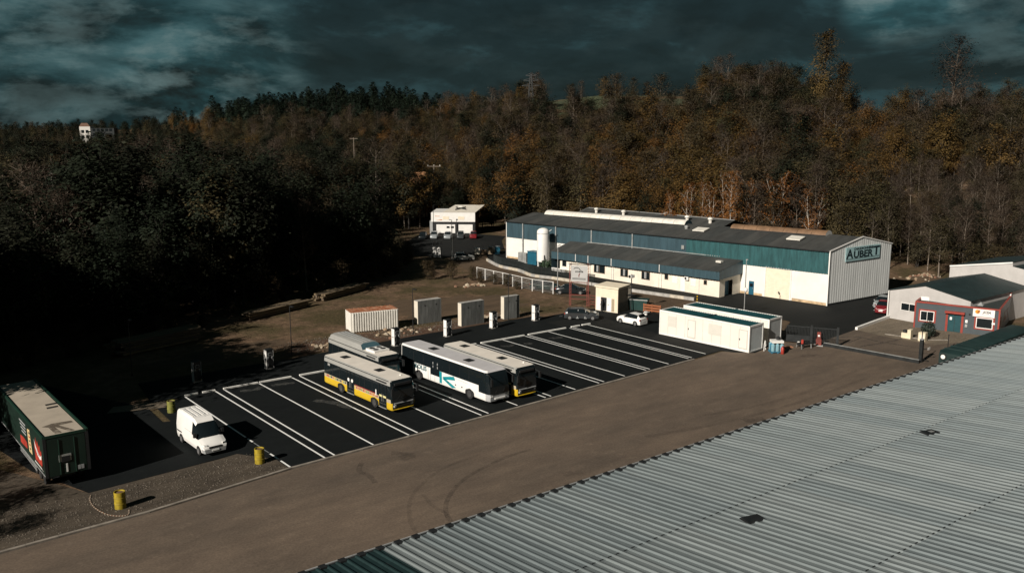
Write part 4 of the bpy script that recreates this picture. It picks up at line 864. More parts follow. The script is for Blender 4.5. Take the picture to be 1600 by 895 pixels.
def annex():
    root, L = frame('office_annex', 'low cream office annex with blue fascia before the factory hall', 'building', (102.9, 114.6), (105.0, 80.2))
    X = lambda s: L - s
    zf = lambda x: 2.15 + (x / L) * .55; zt = lambda x: 3.45 + (x / L) * .5; zr = lambda x: 4.75 + (x / L) * .35
    D0 = lambda x: 4.3 + (x / L) * 1.5
    MB().quad((1.6, 0, 0), (L, 0, 0), (L, 0, 3.2), (1.6, 0, 3.2)).quad((L, 0, 0), (L, 1.4, 0), (L, 1.4, 3.2), (L, 0, 3.2)).quad((L, 3.4, 0), (L, 5.6, 0), (L, 5.6, 3.2), (L, 3.4, 3.2)).quad((L, 1.4, 2.3), (L, 3.4, 2.3), (L, 3.4, 3.2), (L, 1.4, 3.2)).quad((L - .6, 1.4, 0), (L - .6, 3.4, 0), (L - .6, 3.4, 2.4), (L - .6, 1.4, 2.4)).build('wall', M_cream, root)
    MB().box(L - .58, L - .5, 1.6, 3.1, 0, 2.15).build('door', M_blued, root)
    MB().box(0, 3.2, -.5, -.02, 0, .5).build('low_wall', M_white, root)
    o = -.55
    ribbed(0, L + .3, zf, zt, .5, .05, o).build('fascia', M_bluec, root)
    MB().add([(L + .3, o, zf(L)), (L + .3, D0(L), zf(L) + .35), (L + .3, D0(L), zr(L)), (L + .3, o, zt(L))], [(0, 1, 2, 3)]).build('end_panel', M_bluec, root); MB().add([(0, o, 0), (0, D0(0), 0), (0, D0(0), zr(0)), (0, o, zt(0))], [(3, 2, 1, 0)]).build('end_panel', M_bluec, root)
    MB().quad((0, o, zf(0)), (0, 0, zf(0)), (L + .3, 0, zf(L)), (L + .3, o, zf(L))).build('soffit', M_bluec, root)
    n = 15
    for k in range(n):
        a, b = (L + .3) * k / n, (L + .3) * (k + 1) / n; e = random.uniform(.02, .05)
        q = [(a + .01, o - .1, zt(a) + e), (b - .01, o - .1, zt(b) + e), (b - .01, D0(b), zr(b) + e), (a + .01, D0(a), zr(a) + e)]
        MB().add(q + [(x, y, z - .05) for x, y, z in q], [(0, 1, 2, 3), (4, 7, 6, 5), (0, 4, 5, 1), (1, 5, 6, 2), (2, 6, 7, 3), (3, 7, 4, 0)]).build('roof_sheet', M_fibre[(k * 5) % 3], root)
    MB().bar((4, D0(4) - .1, zr(4) + .15), (L, D0(L) - .1, zr(L) + .15), .3, .12).build('flashing', M_galv, root)
    MB().box(L - 2.6, L - 1.7, 2.6, 3.3, zt(L) + .75, zt(L) + 1.05).build('roof_hatch', M_trans, root)
    for a, b, z0, z1, p in ((24.81, 22.5, .86, 2.08, 2), (19.0, 17.52, .91, 2.07, 2), (14.61, 13.06, 1.0, 2.15, 2), (10.02, 9.46, 1.55, 2.25, 1), (2.71, 2.26, 1.68, 2.24, 1), (32.28, 31.28, .98, 2.05, 1)):
        w = window(root, X(a), X(b), z0, z1, panes=p, fm=mat('window_brown', (.16, .12, .085), .6, var=.1) if a != 32.28 else M_white)
        if p == 2: MB().box(X(a) + .5, X(a) + .9, -.034, -.031, z0 + .1, z1).build('curtain', M_grey, w)
    for a, b in ((8.57, 7.57), (5.13, 4.16)): MB().box(X(a), X(b), -.06, -.002, 1.1, 2.2).build('shutter', M_white, root)
    MB().box(X(7.03), X(6.17), -.05, -.002, .05, 2.2).build('door', M_white, root)
    ac = MB().box(X(6.1), X(5.4), -.4, -.01, 1.95, 2.45).build('air_conditioner', M_white, root); MB().cyl((X(5.85), -.42, 2.2), (X(5.85), -.40, 2.2), .19, n=12).build('fan', M_black, ac)
    for s in (28.58, 25.7, 20.56, 10.69):
        x = X(s); MB().path([(x, o - .1, zt(x)), (x, o - .1, zf(x) + .1), (x, -.1, zf(x) - .15), (x, -.1, .05)], .065).build('downpipe', M_white, root)
    for s in (26.0, 21.0, 11.2, 3.6): MB().box(X(s) - .03, X(s) + .03, -.012, -.001, 0, zf(X(s))).build('wall_joint', M_grey, root)
annex()
def tank():
    root = thing('storage_tank', 'tall white cylindrical gas tank standing before the factory hall', 'tank', (104.3, 119.0, 0), 0)
    MB().lathe([(.2, .55), (.75, .65), (1.1, .95), (1.12, 1.1), (1.12, 6.3), (1.05, 6.55), (.7, 6.85), (.25, 6.98)], 20).build('vessel', M_white, root, smooth=40)
    for k in range(3):
        a = 2 * PI * k / 3 + .5; MB().bar((math.cos(a) * .85, math.sin(a) * .85, 0), (math.cos(a) * .9, math.sin(a) * .9, 1.1), .2, .2).build('leg', M_white, root)
    MB().lathe([(1.135, 5.95), (1.15, 6.0), (1.135, 6.05)], 20).build('band', M_grey, root)
    MB().path([(-.6, -1.0, .6), (-.7, -1.12, 1.4), (-.6, -1.0, 2.2)], .07).cyl((-.9, -.9, 1.1), (-.6, -.8, 1.1), .16).build('valve', M_dark, root)
    MB().cyl((.6, -.9, 6.4), (.95, -1.2, 6.7), .06).build('vent_pipe', M_galv, root)
    b, L = frame('blue_shed', 'small blue metal shed left of the white gas tank', 'shed', (103.9, 122.9), (104.1, 120.6)); MB().box(0, L, 0, 1.6, 0, 2.3).build('body', M_blued, b); MB().box(-.1, L + .1, -.1, 1.7, 2.3, 2.42).build('roof', M_blued, b); MB().box(.6, 1.5, -.03, -.002, .05, 2.0).build('door', M_blued, b)
    c, L = frame('meter_cabinet', 'grey meter cabinets left of the blue shed', 'cabinet', (103.9, 125.6), (104.0, 123.3))
    for k in range(2): MB().box(k * 1.15, k * 1.15 + 1.05, 0, .8, .1, 1.9).build('cabinet_door', M_galv, c)
    MB().box(-.1, 2.4, -.1, 1.0, 0, .1).build('slab', M_concrete, c)
    rng = random.Random(3); p = thing('evergreen_shrub', 'small dark shrub at the foot of the gas tank', 'shrub', (103.2, 116.8, 0)); leaves = MB()
    for _ in range(260):
        d = Vector((rng.gauss(0, 1), rng.gauss(0, 1), rng.gauss(0, 1))).normalized() * rng.uniform(.5, 1); c0 = Vector((d.x * 1.2, d.y * 1.4, .8 + d.z * .75)); t = Vector((rng.gauss(0, 1), rng.gauss(0, 1), rng.gauss(0, 1))).normalized() * .16; w = d.cross(t).normalized() * .12
        leaves.quad(c0 - t, c0 + w, c0 + t, c0 - w)
    leaves.build('foliage', mat('shrub_green', (.018, .04, .016), .7, var=.4, scale=4), p); MB().cyl((0, 0, 0), (0, 0, 1.0), .07, .03).build('stem', M_dark, p)
tank()
def gate_house():
    root, L = frame('transformer_kiosk', 'cream transformer kiosk with sloping slab roof beside the cars', 'kiosk', (84.45, 85.3), (85.2, 81.8))
    M_p = mat('kiosk_pink', (.38, .31, .24), .8, var=.1); D = 2.6
    MB().box(0, L, 0, D, 0, 3.3).build('wall', mat('kiosk_cream', (.70, .62, .48), .75, var=.06), root)
    MB().add([(-.12, -.15, 3.302), (L + .15, -.15, 3.302), (L + .15, D + .35, 3.302), (-.12, D + .35, 3.302), (-.12, -.15, 3.52), (L + .15, -.15, 3.52), (L + .15, D + .35, 3.62), (-.12, D + .35, 3.62)], [(0, 3, 2, 1), (4, 5, 6, 7), (0, 1, 5, 4), (1, 2, 6, 5), (2, 3, 7, 6), (3, 0, 4, 7)]).build('roof_slab', MATS['kiosk_cream'], root)
    MB().box(L, L + .012, .02, D - .02, 1.4, 3.2).build('end_render', M_p, root); MB().box(L, L + .015, 0, D, .02, 1.4).build('end_plinth', mat('kiosk_grey', (.24, .22, .18), .85, var=.15), root)
    dl = MB().box(.15, .86, -.04, -.002, .08, 1.95).build('door', M_white, root)
    MB().box(.88, 1.80, -.035, -.002, .08, 1.95).build('doorway', M_black, root); d2 = MB().box(1.82, 2.58, -.04, -.002, .08, 1.95).build('door', M_white, root); MB().box(2.05, 2.12, -.08, -.04, .95, 1.1).build('handle', M_black, d2)
    MB().box(2.62, 3.02, -.04, -.002, .15, 1.9).build('louvre_panel', mat('louvre_tan', (.33, .27, .18), .8, var=.1), root)
gate_house()
def cabins():
    M_cab = mat('cabin_white', (.72, .68, .61), .55, var=.05, scale=.5); M_tr = mat('cabin_teal_roof', (.010, .075, .085), .5, var=.25, scale=1.2); M_ce_shade = mat('cabin_end_shaded', (.52, .55, .55), .6, var=.06)  # cabin end painted greyer than the walls: its shade put into the colour
    for idx, (P, Q, lab) in enumerate((((80.4, 70.15), (81.2, 57.62), 'white site cabin with teal roof facing the bus bays'), ((84.9, 70.2), (85.85, 58.3), 'second white teal roofed site cabin behind the front one'))):
        root, L = frame('site_cabin', lab, 'cabin', P, Q, .03, 'site cabins'); D = 2.85; H = 3.02
        MB().box(.06, L - .06, .05, D - .05, .14, H - .14).build('wall_panel', M_cab, root)
        for x in (0, L - .17):
            for y in (0, D - .17): MB().box(x, x + .17, y, y + .17, .0, H).build('corner_post', M_white, root)
        for y in (0.002, D - .162): MB().box(.17, L - .17, y, y + .16, H - .2, H - .003).box(.17, L - .17, y, y + .16, .0, .15).build('frame_rail', M_white, root)
        for x in (0.002, L - .162): MB().box(x, x + .16, .17, D - .17, H - .2, H - .003).box(x, x + .16, .17, D - .17, .0, .15).build('frame_rail', M_white, root)
        MB().box(L - .055, L - .035, .17, D - .17, .15, H - .2).build('end_panel', M_ce_shade, root)
        rf = MB().box(.16, L - .16, .16, D - .16, H - .14, H - .06).build('roof', M_tr, root)
        k = 0.3
        while k < L - .3:
            MB().box(k, k + .12, .18, D - .18, H - .06, H - .02).build('roof_rib', M_tr, rf); k += .32
        [MB().box(q * L / 10 - .012, q * L / 10 + .012, .042, .0495, .16, H - .2).build('panel_joint', M_grey, root) for q in range(1, 10)]; MB().box(L / 2 - .1, L / 2 + .1, .0 + .17, D - .17, H - .058, H + .03).build('roof_joint', M_dark if idx == 0 else M_tr, root)
        if idx == 0:
            for a, b, z0, z1 in ((1.22, 2.46, 1.2, 2.5), (7.08, 8.84, 1.25, 2.5)):
                w = MB().box(a, b, .02, .049, z0, z1).build('shutter', mat('shutter_white', (.60, .58, .52), .5, var=.03), root)
                for q in range(8): MB().box(a + .05, b - .05, .008, .02, z0 + .06 + q * .15, z0 + .18 + q * .15).build('shutter_slat', MATS['shutter_white'], w)
            for a in (4.15, 11.15):
                d = MB().box(a, a + 1.15, .015, .049, .3, 2.5).build('door', mat('door_white', (.50, .48, .44), .5, var=.03), root); MB().box(a + .1, a + .2, -.03, .015, 1.25, 1.45).build('handle', M_black, d); MB().box(a + .1, a + 1.05, .008, .015, .4, 2.4).build('door_leaf', MATS['cabin_white'], d)
        for x in (.1, L - .1): MB().cyl((x, .1, H), (x, .1, H + .09), .07, n=8).build('lifting_eye', M_dark, root)
cabins()
def workshop():
    M_gr = mat('workshop_grey', (.42, .405, .39), .8, var=.08, scale=.6); M_dk = mat('workshop_roof', (.011, .024, .025), .6, var=.2, scale=.7)
    root, L = frame('gabled_workshop', 'grey rendered workshop with low gable and dark green roof', 'building', (111.0, 57.2), (110.6, 46.4))
    D = 15.5; ez, rz_ = 3.75, 5.0; X1 = L - 1.4
    MB().poly([(0, 0, 0), (L - .3, 0, 0), (L - .3, 0, 3.95), (4.75, 0, rz_), (0, 0, ez)]).quad((0, D, 0), (0, 0, 0), (0, 0, ez), (0, D, ez)).quad((L - .3, 0, 0), (L - .3, D, 0), (L - .3, D, 3.9), (L - .3, 0, 3.9)).poly([(L - .3, D, 0), (0, D, 0), (0, D, ez), (4.75, D, rz_), (L - .3, D, 3.95)]).build('wall', M_gr, root)
    for k in range(8):
        a, b = D * k / 8 + .005, D * (k + 1) / 8 - .005; a -= .2 if k == 0 else 0
        for q in ([(-.25, a, ez + .02), (4.75, a, rz_ + .06), (4.75, b, rz_ + .06), (-.25, b, ez + .02)], [(4.75, a, rz_ + .06), (L - .1, a, 3.98), (L - .1, b, 3.98), (4.75, b, rz_ + .06)]):
            MB().add(q + [(x, y, z - .06) for x, y, z in q], [(0, 1, 2, 3), (4, 7, 6, 5), (0, 4, 5, 1), (1, 5, 6, 2), (2, 6, 7, 3), (3, 7, 4, 0)]).build('roof_sheet', M_dk, root)
    MB().bar((-.12, -.06, 0), (-.12, -.06, ez), .12, .12).build('corner_trim', M_white, root)
    window(root, 1.72, 3.9, 1.4, 2.3, panes=2)
    # office block in front
    o, L = frame('office_block', 'dark grey flat roofed office with red trim and JCSA sign', 'building', (108.2, 52.3), (110.7, 43.3))
    M_an = mat('office_anthracite', (.052, .066, .074), .5, var=.08); M_rt = mat('red_trim', (.25, .035, .022), .5, var=.15); H = 3.38; D = 11.0
    MB().quad((0, 0, 0), (L, 0, 0), (L, 0, H), (0, 0, H)).quad((L, 0, 0), (L, D, 0), (L, D, H), (L, 0, H)).quad((0, 1.8, 0), (0, 0, 0), (0, 0, H), (0, 1.8, H)).quad((L, D, 0), (0, D, 0), (0, D, H), (L, D, H)).build('wall', M_an, o)
    MB().quad((0, 0, H - .25), (L, 0, H - .25), (L, D, H - .25), (0, D, H - .25)).build('flat_roof', mat('roof_felt', (.02, .028, .027), .9, var=.3, scale=1.5), o)
    for q in ((-.06, L + .08, -.08, .14), ): MB().box(q[0], q[1], q[2], q[3], H - .16, H + .02).build('parapet', M_rt, o)
    MB().box(L - .14, L + .08, .14, D, H - .16, H + .018).build('parapet', M_rt, o); MB().box(-.06, .14, .14, 2.6, H - .16, H + .018).build('parapet', M_rt, o)
    MB().box(.14, 5.2, 2.4, 2.52, H - .25, H + .22).build('parapet_back', M_white, o); MB().box(5.2, L, D - .3, D - .1, H - .25, H + .28).build('parapet_back', M_white, o); MB().box(5.2, L + .05, D - .32, D - .08, H + .28, H + .38).build('parapet', M_rt, o)
    MB().add([(6.2, 2.4, H - .25), (7.2, 2.6, H - .25), (7.2, 3.6, H - .25), (6.2, 3.4, H - .25), (6.7, 3.6, H + .3)], [(0, 1, 4), (1, 2, 4), (2, 3, 4), (3, 0, 4)]).build('roof_light', M_grey, o)
    for x in (0, L): MB().box(x - .09, x + .09, -.06, .06, 0, H - .16).build('corner_trim', M_rt, o)
    for a, b, z0, z1, p in ((.7, 2.15, 1.08, 2.18, 2), (7.0, 8.65, .95, 2.08, 1)):
        MB().box(a - .28, b + .28, -.03, -.004, z0 - .26, z1 + .26).build('window_surround', M_rt, o); window(o, a, b, z0, z1, -.03, panes=p, fw=.09)
    MB().box(3.55, 3.8, -.08, -.004, 0, 2.35).box(5.3, 5.55, -.08, -.004, 0, 2.35).build('door_surround', M_rt, o); MB().box(3.45, 5.65, -.5, -.004, 2.352, 2.6).build('door_canopy', M_rt, o)
    d = MB().box(3.8, 5.3, -.04, -.004, .05, 2.35).build('door', mat('door_teal', (.02, .065, .075), .3, var=.1), o); MB().box(4.53, 4.57, -.06, -.04, .05, 2.35).build('door_gap', M_black, d); MB().box(4.0, 4.25, -.05, -.04, 1.5, 1.85).build('notice', M_white, d)
    for z in (1.5, .95): MB().box(5.75, 6.0, -.1, -.004, z - .16, z + .2).build('letter_box', M_white if z > 1 else M_galv, o)
    MB().cyl((6.15, -.15, 2.45), (6.15, -.004, 2.45), .1).build('camera_dome', M_black, o)
    s = MB().box(6.5, 8.85, -.14, -.04, 2.28, 3.22).build('sign_board', M_white, o)
    M_or = mat('logo_orange', (.62, .27, .02), .5, var=.05); M_brn = mat('logo_brown', (.25, .06, .02), .5, var=.05)
    MB().poly([(7.0 + .27 * math.cos(t), -.146, 2.88 + .25 * math.sin(t)) for t in np.linspace(0, 2 * PI, 14, endpoint=False)]).build('logo', M_or, s); MB().poly([(7.02, -.152, 2.64), (7.3, -.152, 3.08), (7.16, -.152, 3.1), (6.98, -.152, 2.84)]).build('logo', M_brn, s)
    text_on(s, 'lettering', 'JCSA', .40, M_black, (8.0, -.146, 2.88), 0, depth=.004, shear=.25, bold=.012)
    MB().box(6.9, 8.5, -.145, -.14, 2.42, 2.45).build('sign_rule', M_grey, s)
    MB().box(8.62, 8.95, -.08, -.065, 1.48, 1.7).build('house_number', M_white, o)
    for y in (1.5, 5.0, 6.6, 8.2): 
        MB().box(L + .002, L + .03, y, y + .7, 1.0, 2.2).build('window_surround', M_rt, o); MB().box(L + .03, L + .04, y + .15, y + .55, 1.15, 2.05).build('pane', M_glass, o)
    MB().box(L + .002, L + .05, .5, 1.6, 2.3, 2.9).build('wall_sign', M_grey, o)
    # taller unit further back
    b, L2 = frame('rear_unit', 'taller pale workshop with stepped white verge behind the grey gable', 'building', (127.2, 57.0), (126.0, 36.0))
    MB().poly([(0, 0, 0), (L2, 0, 0), (L2, 0, 4.6), (8.5, 0, 6.4), (8.5, 0, 6.9), (0, 0, 5.4)]).quad((0, 14, 0), (0, 0, 0), (0, 0, 5.4), (0, 14, 5.4)).quad((L2, 0, 0), (L2, 14, 0), (L2, 14, 4.6), (L2, 0, 4.6)).quad((8.5, 0, 6.3), (8.5, 14, 6.3), (8.5, 14, 6.9), (8.5, 0, 6.9)).build('wall', M_gr, b)
    MB().quad((-.1, -.1, 5.42), (8.55, -.1, 6.95), (8.55, 14, 6.95), (-.1, 14, 5.42)).quad((8.5, -.1, 6.42), (L2 + .1, -.1, 4.62), (L2 + .1, 14, 4.62), (8.5, 14, 6.42)).build('roof', M_dk, b)
    MB().bar((0, -.1, 5.36), (8.5, -.1, 6.88), .06, .2).build('verge_trim', M_white, b)
    MB().box(12.5, 16, 4.0, 13, 5.2, 6.4).build('roof_box', M_gr, b); MB().box(12.4, 16.1, 3.9, 13.1, 6.4, 6.55).build('roof_box_trim', M_rt, b)
workshop()
def showroom():
    root, L = frame('white_showroom', 'white showroom building with black band and cars in front', 'building', (115.4, 171.4), (123.0, 164.6)); D = 10
    M_r = mat('showroom_roof', (.62, .58, .50), .7, var=.1)
    MB().box(.3, L, .3, D, 0, 3.0).build('lower_wall', M_black, root)
    MB().box(0, L + .1, 0, D, 3.0, 5.15).build('upper_wall', M_white, root)
    MB().poly([(2.6, .0, 5.16), (L + .1, .0, 5.16), (L + 1.6, D, 6.1), (4.6, D, 6.1)]).build('roof', M_r, root)
    MB().box(L + .1, L + .16, .4, D, 0, 5.1).build('side_wall', M_dark, root)
    for a, b in ((1.2, 5.6), (6.4, L - .5)): MB().box(a, b, .18, .298, .35, 2.35).build('shop_panel', M_white, root)
    for a in (3.6, 4.6): MB().box(a, a + .7, .14, .178, 1.5, 1.95).build('pane', M_glass, root)
    for a in (2.7, 6.3): MB().box(a, a + 1.5, -.03, -.001, 3.5, 4.25).build('shutter', MATS['roller_cream'], root)
    MB().poly([(1.0, -.012, 3.3), (2.7, -.012, 3.35), (2.5, -.012, 3.55)]).build('logo', M_inter, root)
    text_on(root, 'lettering', 'Mini', .5, M_inter, (1.4, -.012, 4.4), 0, depth=.003) if False else None
    MB().box(.9, 2.0, -.012, -.001, 4.25, 4.35).build('text_line', M_inter, root)
    for a, b in (((5.4, 3, 5.6), (7.6, 6, 5.9)), ((5.2, 6, 5.85), (7.9, 3.4, 5.65))): MB().bar(a, b, .1, .3).build('roof_bar', M_dark, root)
    MB().box(5.9, 6.9, 5.2, 6.2, 5.6, 6.3).build('roof_unit', M_trans, root)
    MB().box(-.6, 0.9, 2, 5, 0, 3).build('porch', M_grey, root)
showroom()
# ------------------------------------------------------------------ foreground warehouse roof
def warehouse():
    root = thing('metal_warehouse', 'large warehouse roof of ribbed grey metal sheets in the foreground', 'building', (5.0, 34.99, 0), math.atan2(-.0235, 1))
    LEN = 112.0; P = .0995; EZ = 5.0; rows = [(0, 8.65), (8.6, 17.3), (17.25, 26.0), (25.95, 34.7)]
    M_m = [mat('roof_metal_%d' % k, c, .42, .25, var=.30, scale=.7, stretch=(4, .22, 1), bump=.05, bscale=3, lo=.25, hi=.72) for k, c in enumerate([(.158, .184, .189), (.143, .169, .176), (.174, .199, .203)])]
    M_dk = mat('roof_fibreglass', (.014, .030, .031), .4, .1, var=.2)
    W = 2.0
    def sheet_mesh(n, ln, m):
        mb = MB(); xs = []
        for k in range(2):
            for off in (.08, .60): c = k + off; xs += [(c, 0), (c + .04, .085), (c + .12, .085), (c + .16, 0)]
        prof = [(0.0, 0)] + xs + [(W + .004, 0)]
        for (a, za), (b, zb) in zip(prof[:-1], prof[1:]): mb.quad((a, 0, za), (b, 0, zb), (b, -ln, zb + ln * P), (a, -ln, za + ln * P))
        for (a, za), (b, zb) in zip(prof[:-1], prof[1:]): mb.quad((a, 0, za - .02), (b, 0, zb - .02), (b, 0, zb), (a, 0, za))
        return mb.mesh(n, m)
    for r, (y0, y1) in enumerate(rows):
        ms = [sheet_mesh('roof_sheet', y1 - y0, m) for m in M_m]; md = sheet_mesh('roof_sheet', y1 - y0, M_dk)
        for k in range(-9, int(LEN / W)):
            x = k * W - .9
            dark = (x < 14.3 and r == 0 and x > -40)
            o = put('roof_sheet', md if dark else ms[(k * 5 + r * 2 + (k * k) % 7) % 3], root, (x, -y0, EZ + y0 * P + (len(rows) - r) * .006 + random.uniform(0, .004)))
    # screw line at each lap
    for r in (1, 2, 3):
        y = rows[r][0] - .06; mb = MB()
        for k in range(-18, int(LEN)): mb.box(k - .9 + .30, k - .9 + .55, -y - .02, -y + .02, EZ + y * P + .02, EZ + y * P + .055); mb.box(k - .9 + .82, k - .9 + 1.05, -y - .02, -y + .02, EZ + y * P + .02, EZ + y * P + .055)
        stuff(mb.build('lap_fixings', M_black, root))
    M_soot = decal_mat('roof_grime_streak', (.03, .036, .038), .75); M_rs = decal_mat('roof_rust_streak', (.13, .09, .06), .45); rg = random.Random(31)
    for k in range(46):
        x = rg.randrange(8, 92) + rg.choice((.30, .84)) - .9; y = rg.choice((.3, 8.9, 17.5)) + rg.uniform(0, 2.5); l = rg.uniform(1.2, 5.5); w = rg.uniform(.08, .24); mb = MB()
        for q in range(6):
            y0, y1 = y + l * q / 6, y + l * (q + 1) / 6; w0, w1 = w * (1 - q / 7), w * (1 - (q + 1) / 7)
            mb.quad((x - w0 / 2, -y0, EZ + y0 * P + .034), (x + w0 / 2, -y0, EZ + y0 * P + .034), (x + w1 / 2, -y1, EZ + y1 * P + .034), (x - w1 / 2, -y1, EZ + y1 * P + .034))
        mb.build('grime_streak', M_soot if k % 3 else M_rs, root)
    # eave closures, gutter and wall
    cm = MB().box(-.17, .17, -.22, .10, -.03, .13).mesh('eave_closure', M_black)
    for k in range(-16, 112): put('eave_closure', cm, root, (k - .9 + .94, 0.0, EZ + .02))
    MB().box(-18, LEN, .03, .22, EZ - .12, EZ - .02).build('gutter', M_dark, root); MB().box(-18, LEN, .24, .30, EZ - .14, EZ + .02).build('gutter_edge', M_grey, root)
    MB().box(-17.8, LEN - .2, -34, -.15, 0, EZ - .2).build('wall', M_grey, root)
    # other slope falls away behind the ridge
    MB().quad((-19, -34.68, EZ + 3.44), (LEN, -34.68, EZ + 3.44), (LEN, -69, EZ), (-19, -69, EZ)).build('rear_slope', M_m[0], root)
    MB().box(-19, LEN, -35, -34.4, EZ + 3.46, EZ + 3.56).build('ridge_cap', M_m[1], root)
    for (x, y) in ((29.9, 10.4), (49.2, 9.3)):
        o = put('broken_vent', None, root, (x, -y, EZ + y * P + .09)); o.rotation_euler = (0, 0, R(-12))
        MB().box(-.55, .55, -.32, .32, 0, .05).build('cover', M_black, o); MB().box(-.5, -.1, -.28, .28, .05, .09).build('lip', M_dark, o)
        if x > 40: MB().box(-.15, .3, -.12, .12, .051, .07).build('torn_sheet', M_galv, o)
warehouse()

# ------------------------------------------------------------------ yard furniture
def drum(lab, loc, h=1.15, r=.36, old=False):
    root = thing('yellow_drum', lab, 'drum', loc, 0, 'yellow drums at the lot edge')
    M_d = mat('drum_yellow', (.29, .215, .012), .6, var=.3, scale=3) if not old else mat('drum_olive', (.16, .16, .03), .7, var=.35, scale=3)
    MB().lathe([(r, 0), (r, h * .3), (r + .02, h * .32), (r, h * .34), (r, h * .65), (r + .02, h * .67), (r, h * .69), (r, h), (r - .04, h), (r - .05, h - .12)], 18).build('barrel', M_d, root, smooth=30)
    MB().lathe([(.05, h - .10), (r - .05, h - .10), (r - .05, h - .09), (.05, h - .06)], 14).build('fill', mat('rusty_fill', (.12, .07, .04), .9, var=.3, scale=4), root)
drum('yellow drum with a long shadow beside the looped chain', (14.72, 59.3, 0.01)); drum('cracked yellow drum at the corner of the marked bays', (25.2, 61.0, 0.02)); drum('faded olive yellow drum behind the white van', (24.1, 77.4, 0.02), 1.05, .35, True)
def chain():
    root = thing('chain', 'pale chain lying in a loop beside the yellow drum', 'chain')
    pts = smooth_path([(13.71, 62.7), (13.44, 61.84), (13.36, 60.7), (13.48, 59.6), (13.77, 58.6), (14.24, 58.0), (14.75, 57.8), (15.05, 58.6)], 7)
    for k, (a, b) in enumerate(zip(pts[:-1], pts[1:])):
        d = (b - a) * .18; z = Vector((0, 0, .04)); MB().bar(a + d + z, b - d + z, .07 if k % 2 else .04, .04 if k % 2 else .07).build('link', mat('chain_pale', (.42, .36, .28), .6, var=.2) if k % 2 else mat('chain_rust', (.16, .08, .05), .7, var=.2), root)
chain()
def charger(u, lab, v=85.5):
    root = thing('bus_charger', lab, 'charger', (u, v, .024), R(-90), 'charging posts behind the bays')
    # local x points towards the bays
    MB().box(-.34, .34, -.42, .42, 0, .1).build('plinth', M_concrete, root)
    MB().box(-.30, .30, -.36, .36, .1, 2.0).build('cabinet', M_black, root)
    MB().box(-.31, .31, -.385, -.362, .12, 2.02).build('side_panel', M_white_gloss, root); MB().box(-.31, .31, .362, .385, .12, 2.02).build('side_panel', M_white_gloss, root)
    MB().box(-.32, .32, -.39, .39, 2.02, 2.1).build('cap', M_dark, root)
    s = MB().box(.302, .33, -.2, .2, 1.45, 1.75).build('screen', M_grey, root); MB().box(.33, .335, -.16, .16, 1.49, 1.71).build('display', M_black, s)
    for y in (-.22, .22):
        MB().path([(.31, y, 1.25), (.48, y * 1.1, 1.0), (.50, y * 1.3, .5), (.42, y * 1.5, .3), (.34, y * 1.2, .6)], .035).build('cable', M_black, root)
        MB().box(.302, .36, y - .07, y + .07, 1.1, 1.35).build('holster', M_grey, root)
    MB().box(-.26, .26, -.392, -.384, 1.0, 1.1).build('vent', M_grey, root)
for u, lab in ((29.3, 'charging post in deep shade, leftmost behind the bays'), (36.9, 'half lit charging post left of the parked buses'), (52.4, 'charging post right behind the rear bus and the coach'), (59.7, 'charging post standing before the middle concrete block'), (66.7, 'charging post left of the far concrete block'), (73.7, 'charging post nearest the stripped car, rightmost')): charger(u, lab)
def lamp(loc, h, lab, rz=R(-90), m=None, arm=.9, cat='lamp post', group='lamp posts', r=.055):
    root = thing('lamp_post', lab, cat, loc, rz, group); m = m or M_black
    MB().cyl((0, 0, 0), (0, 0, h), r, r * .7, 8).build('pole', m, root); MB().cyl((0, 0, 0), (0, 0, .3), r * 1.8, n=8).build('base', m, root)
    if arm: MB().bar((0, 0, h - .02), (arm * .5, 0, h + .05), .05, .05).build('arm', m, root); MB().box(arm * .3, arm, -.12, .12, h, h + .09).build('lantern', m, root)
lamp((24.9, 91.6, 0), 5.9, 'black lamp post standing deep in the shade at left'); lamp((41.0, 88.8, 0), 5.6, 'black lamp post behind the bays left of the rear bus'); lamp((57.1, 89.1, 0), 5.6, 'black lamp post in front of the left concrete block'); lamp((71.1, 87.9, 0), 5.9, 'black lamp post in front of the far concrete block')
lamp((88.5, 97.6, 0), 7.3, 'pale grey street lamp beside the dark cars behind the fence', R(20), M_galv, .7, group='grey street lamps', r=.08); lamp((99.4, 71.6, 0), 7.1, 'pale grey street lamp before the roller door of the hall', R(30), M_galv, .9, group='grey street lamps', r=.08); lamp((96.1, 135.8, 0), 7.6, 'grey street lamp on the road below the white showroom', R(160), M_galv, .5, group='grey street lamps', r=.09); lamp((112.4, 166.0, 0), 7.4, 'dark lamp post before the white showroom', R(0), M_dark, .8, group='grey street lamps', r=.07)
lamp((120.2, 42.8, 0), 4.2, 'grey lamp post at the side of the office block', R(180), M_galv, .2, group='grey street lamps', r=.07)
g = thing('globe_lamp', 'short lamp with white globe behind the site cabins', 'lamp post', (97.3, 70.0, 0)); MB().cyl((0, 0, 0), (0, 0, 3.2), .05).build('pole', M_dark, g); MB().lathe([(.1, 3.2), (.26, 3.4), (.28, 3.55), (.2, 3.75), (.05, 3.85)], 12).build('globe', M_lamp, g, smooth=40)
fl = thing('floodlight_mast', 'dark mast with white floodlights beside the cream kiosk', 'mast', (87.9, 81.9, 0)); MB().cyl((0, 0, 0), (0, 0, 5.1), .07).build('pole', M_black, fl); MB().box(-.35, .35, -.25, .25, 4.6, 5.0).build('floodlight', M_white, fl); MB().cyl((-.45, 0, 4.8), (-.3, 0, 4.8), .2).build('lens', M_black, fl); MB().box(-.45, .45, -.4, .4, 2.1, 2.25).build('bracket', M_black, fl)
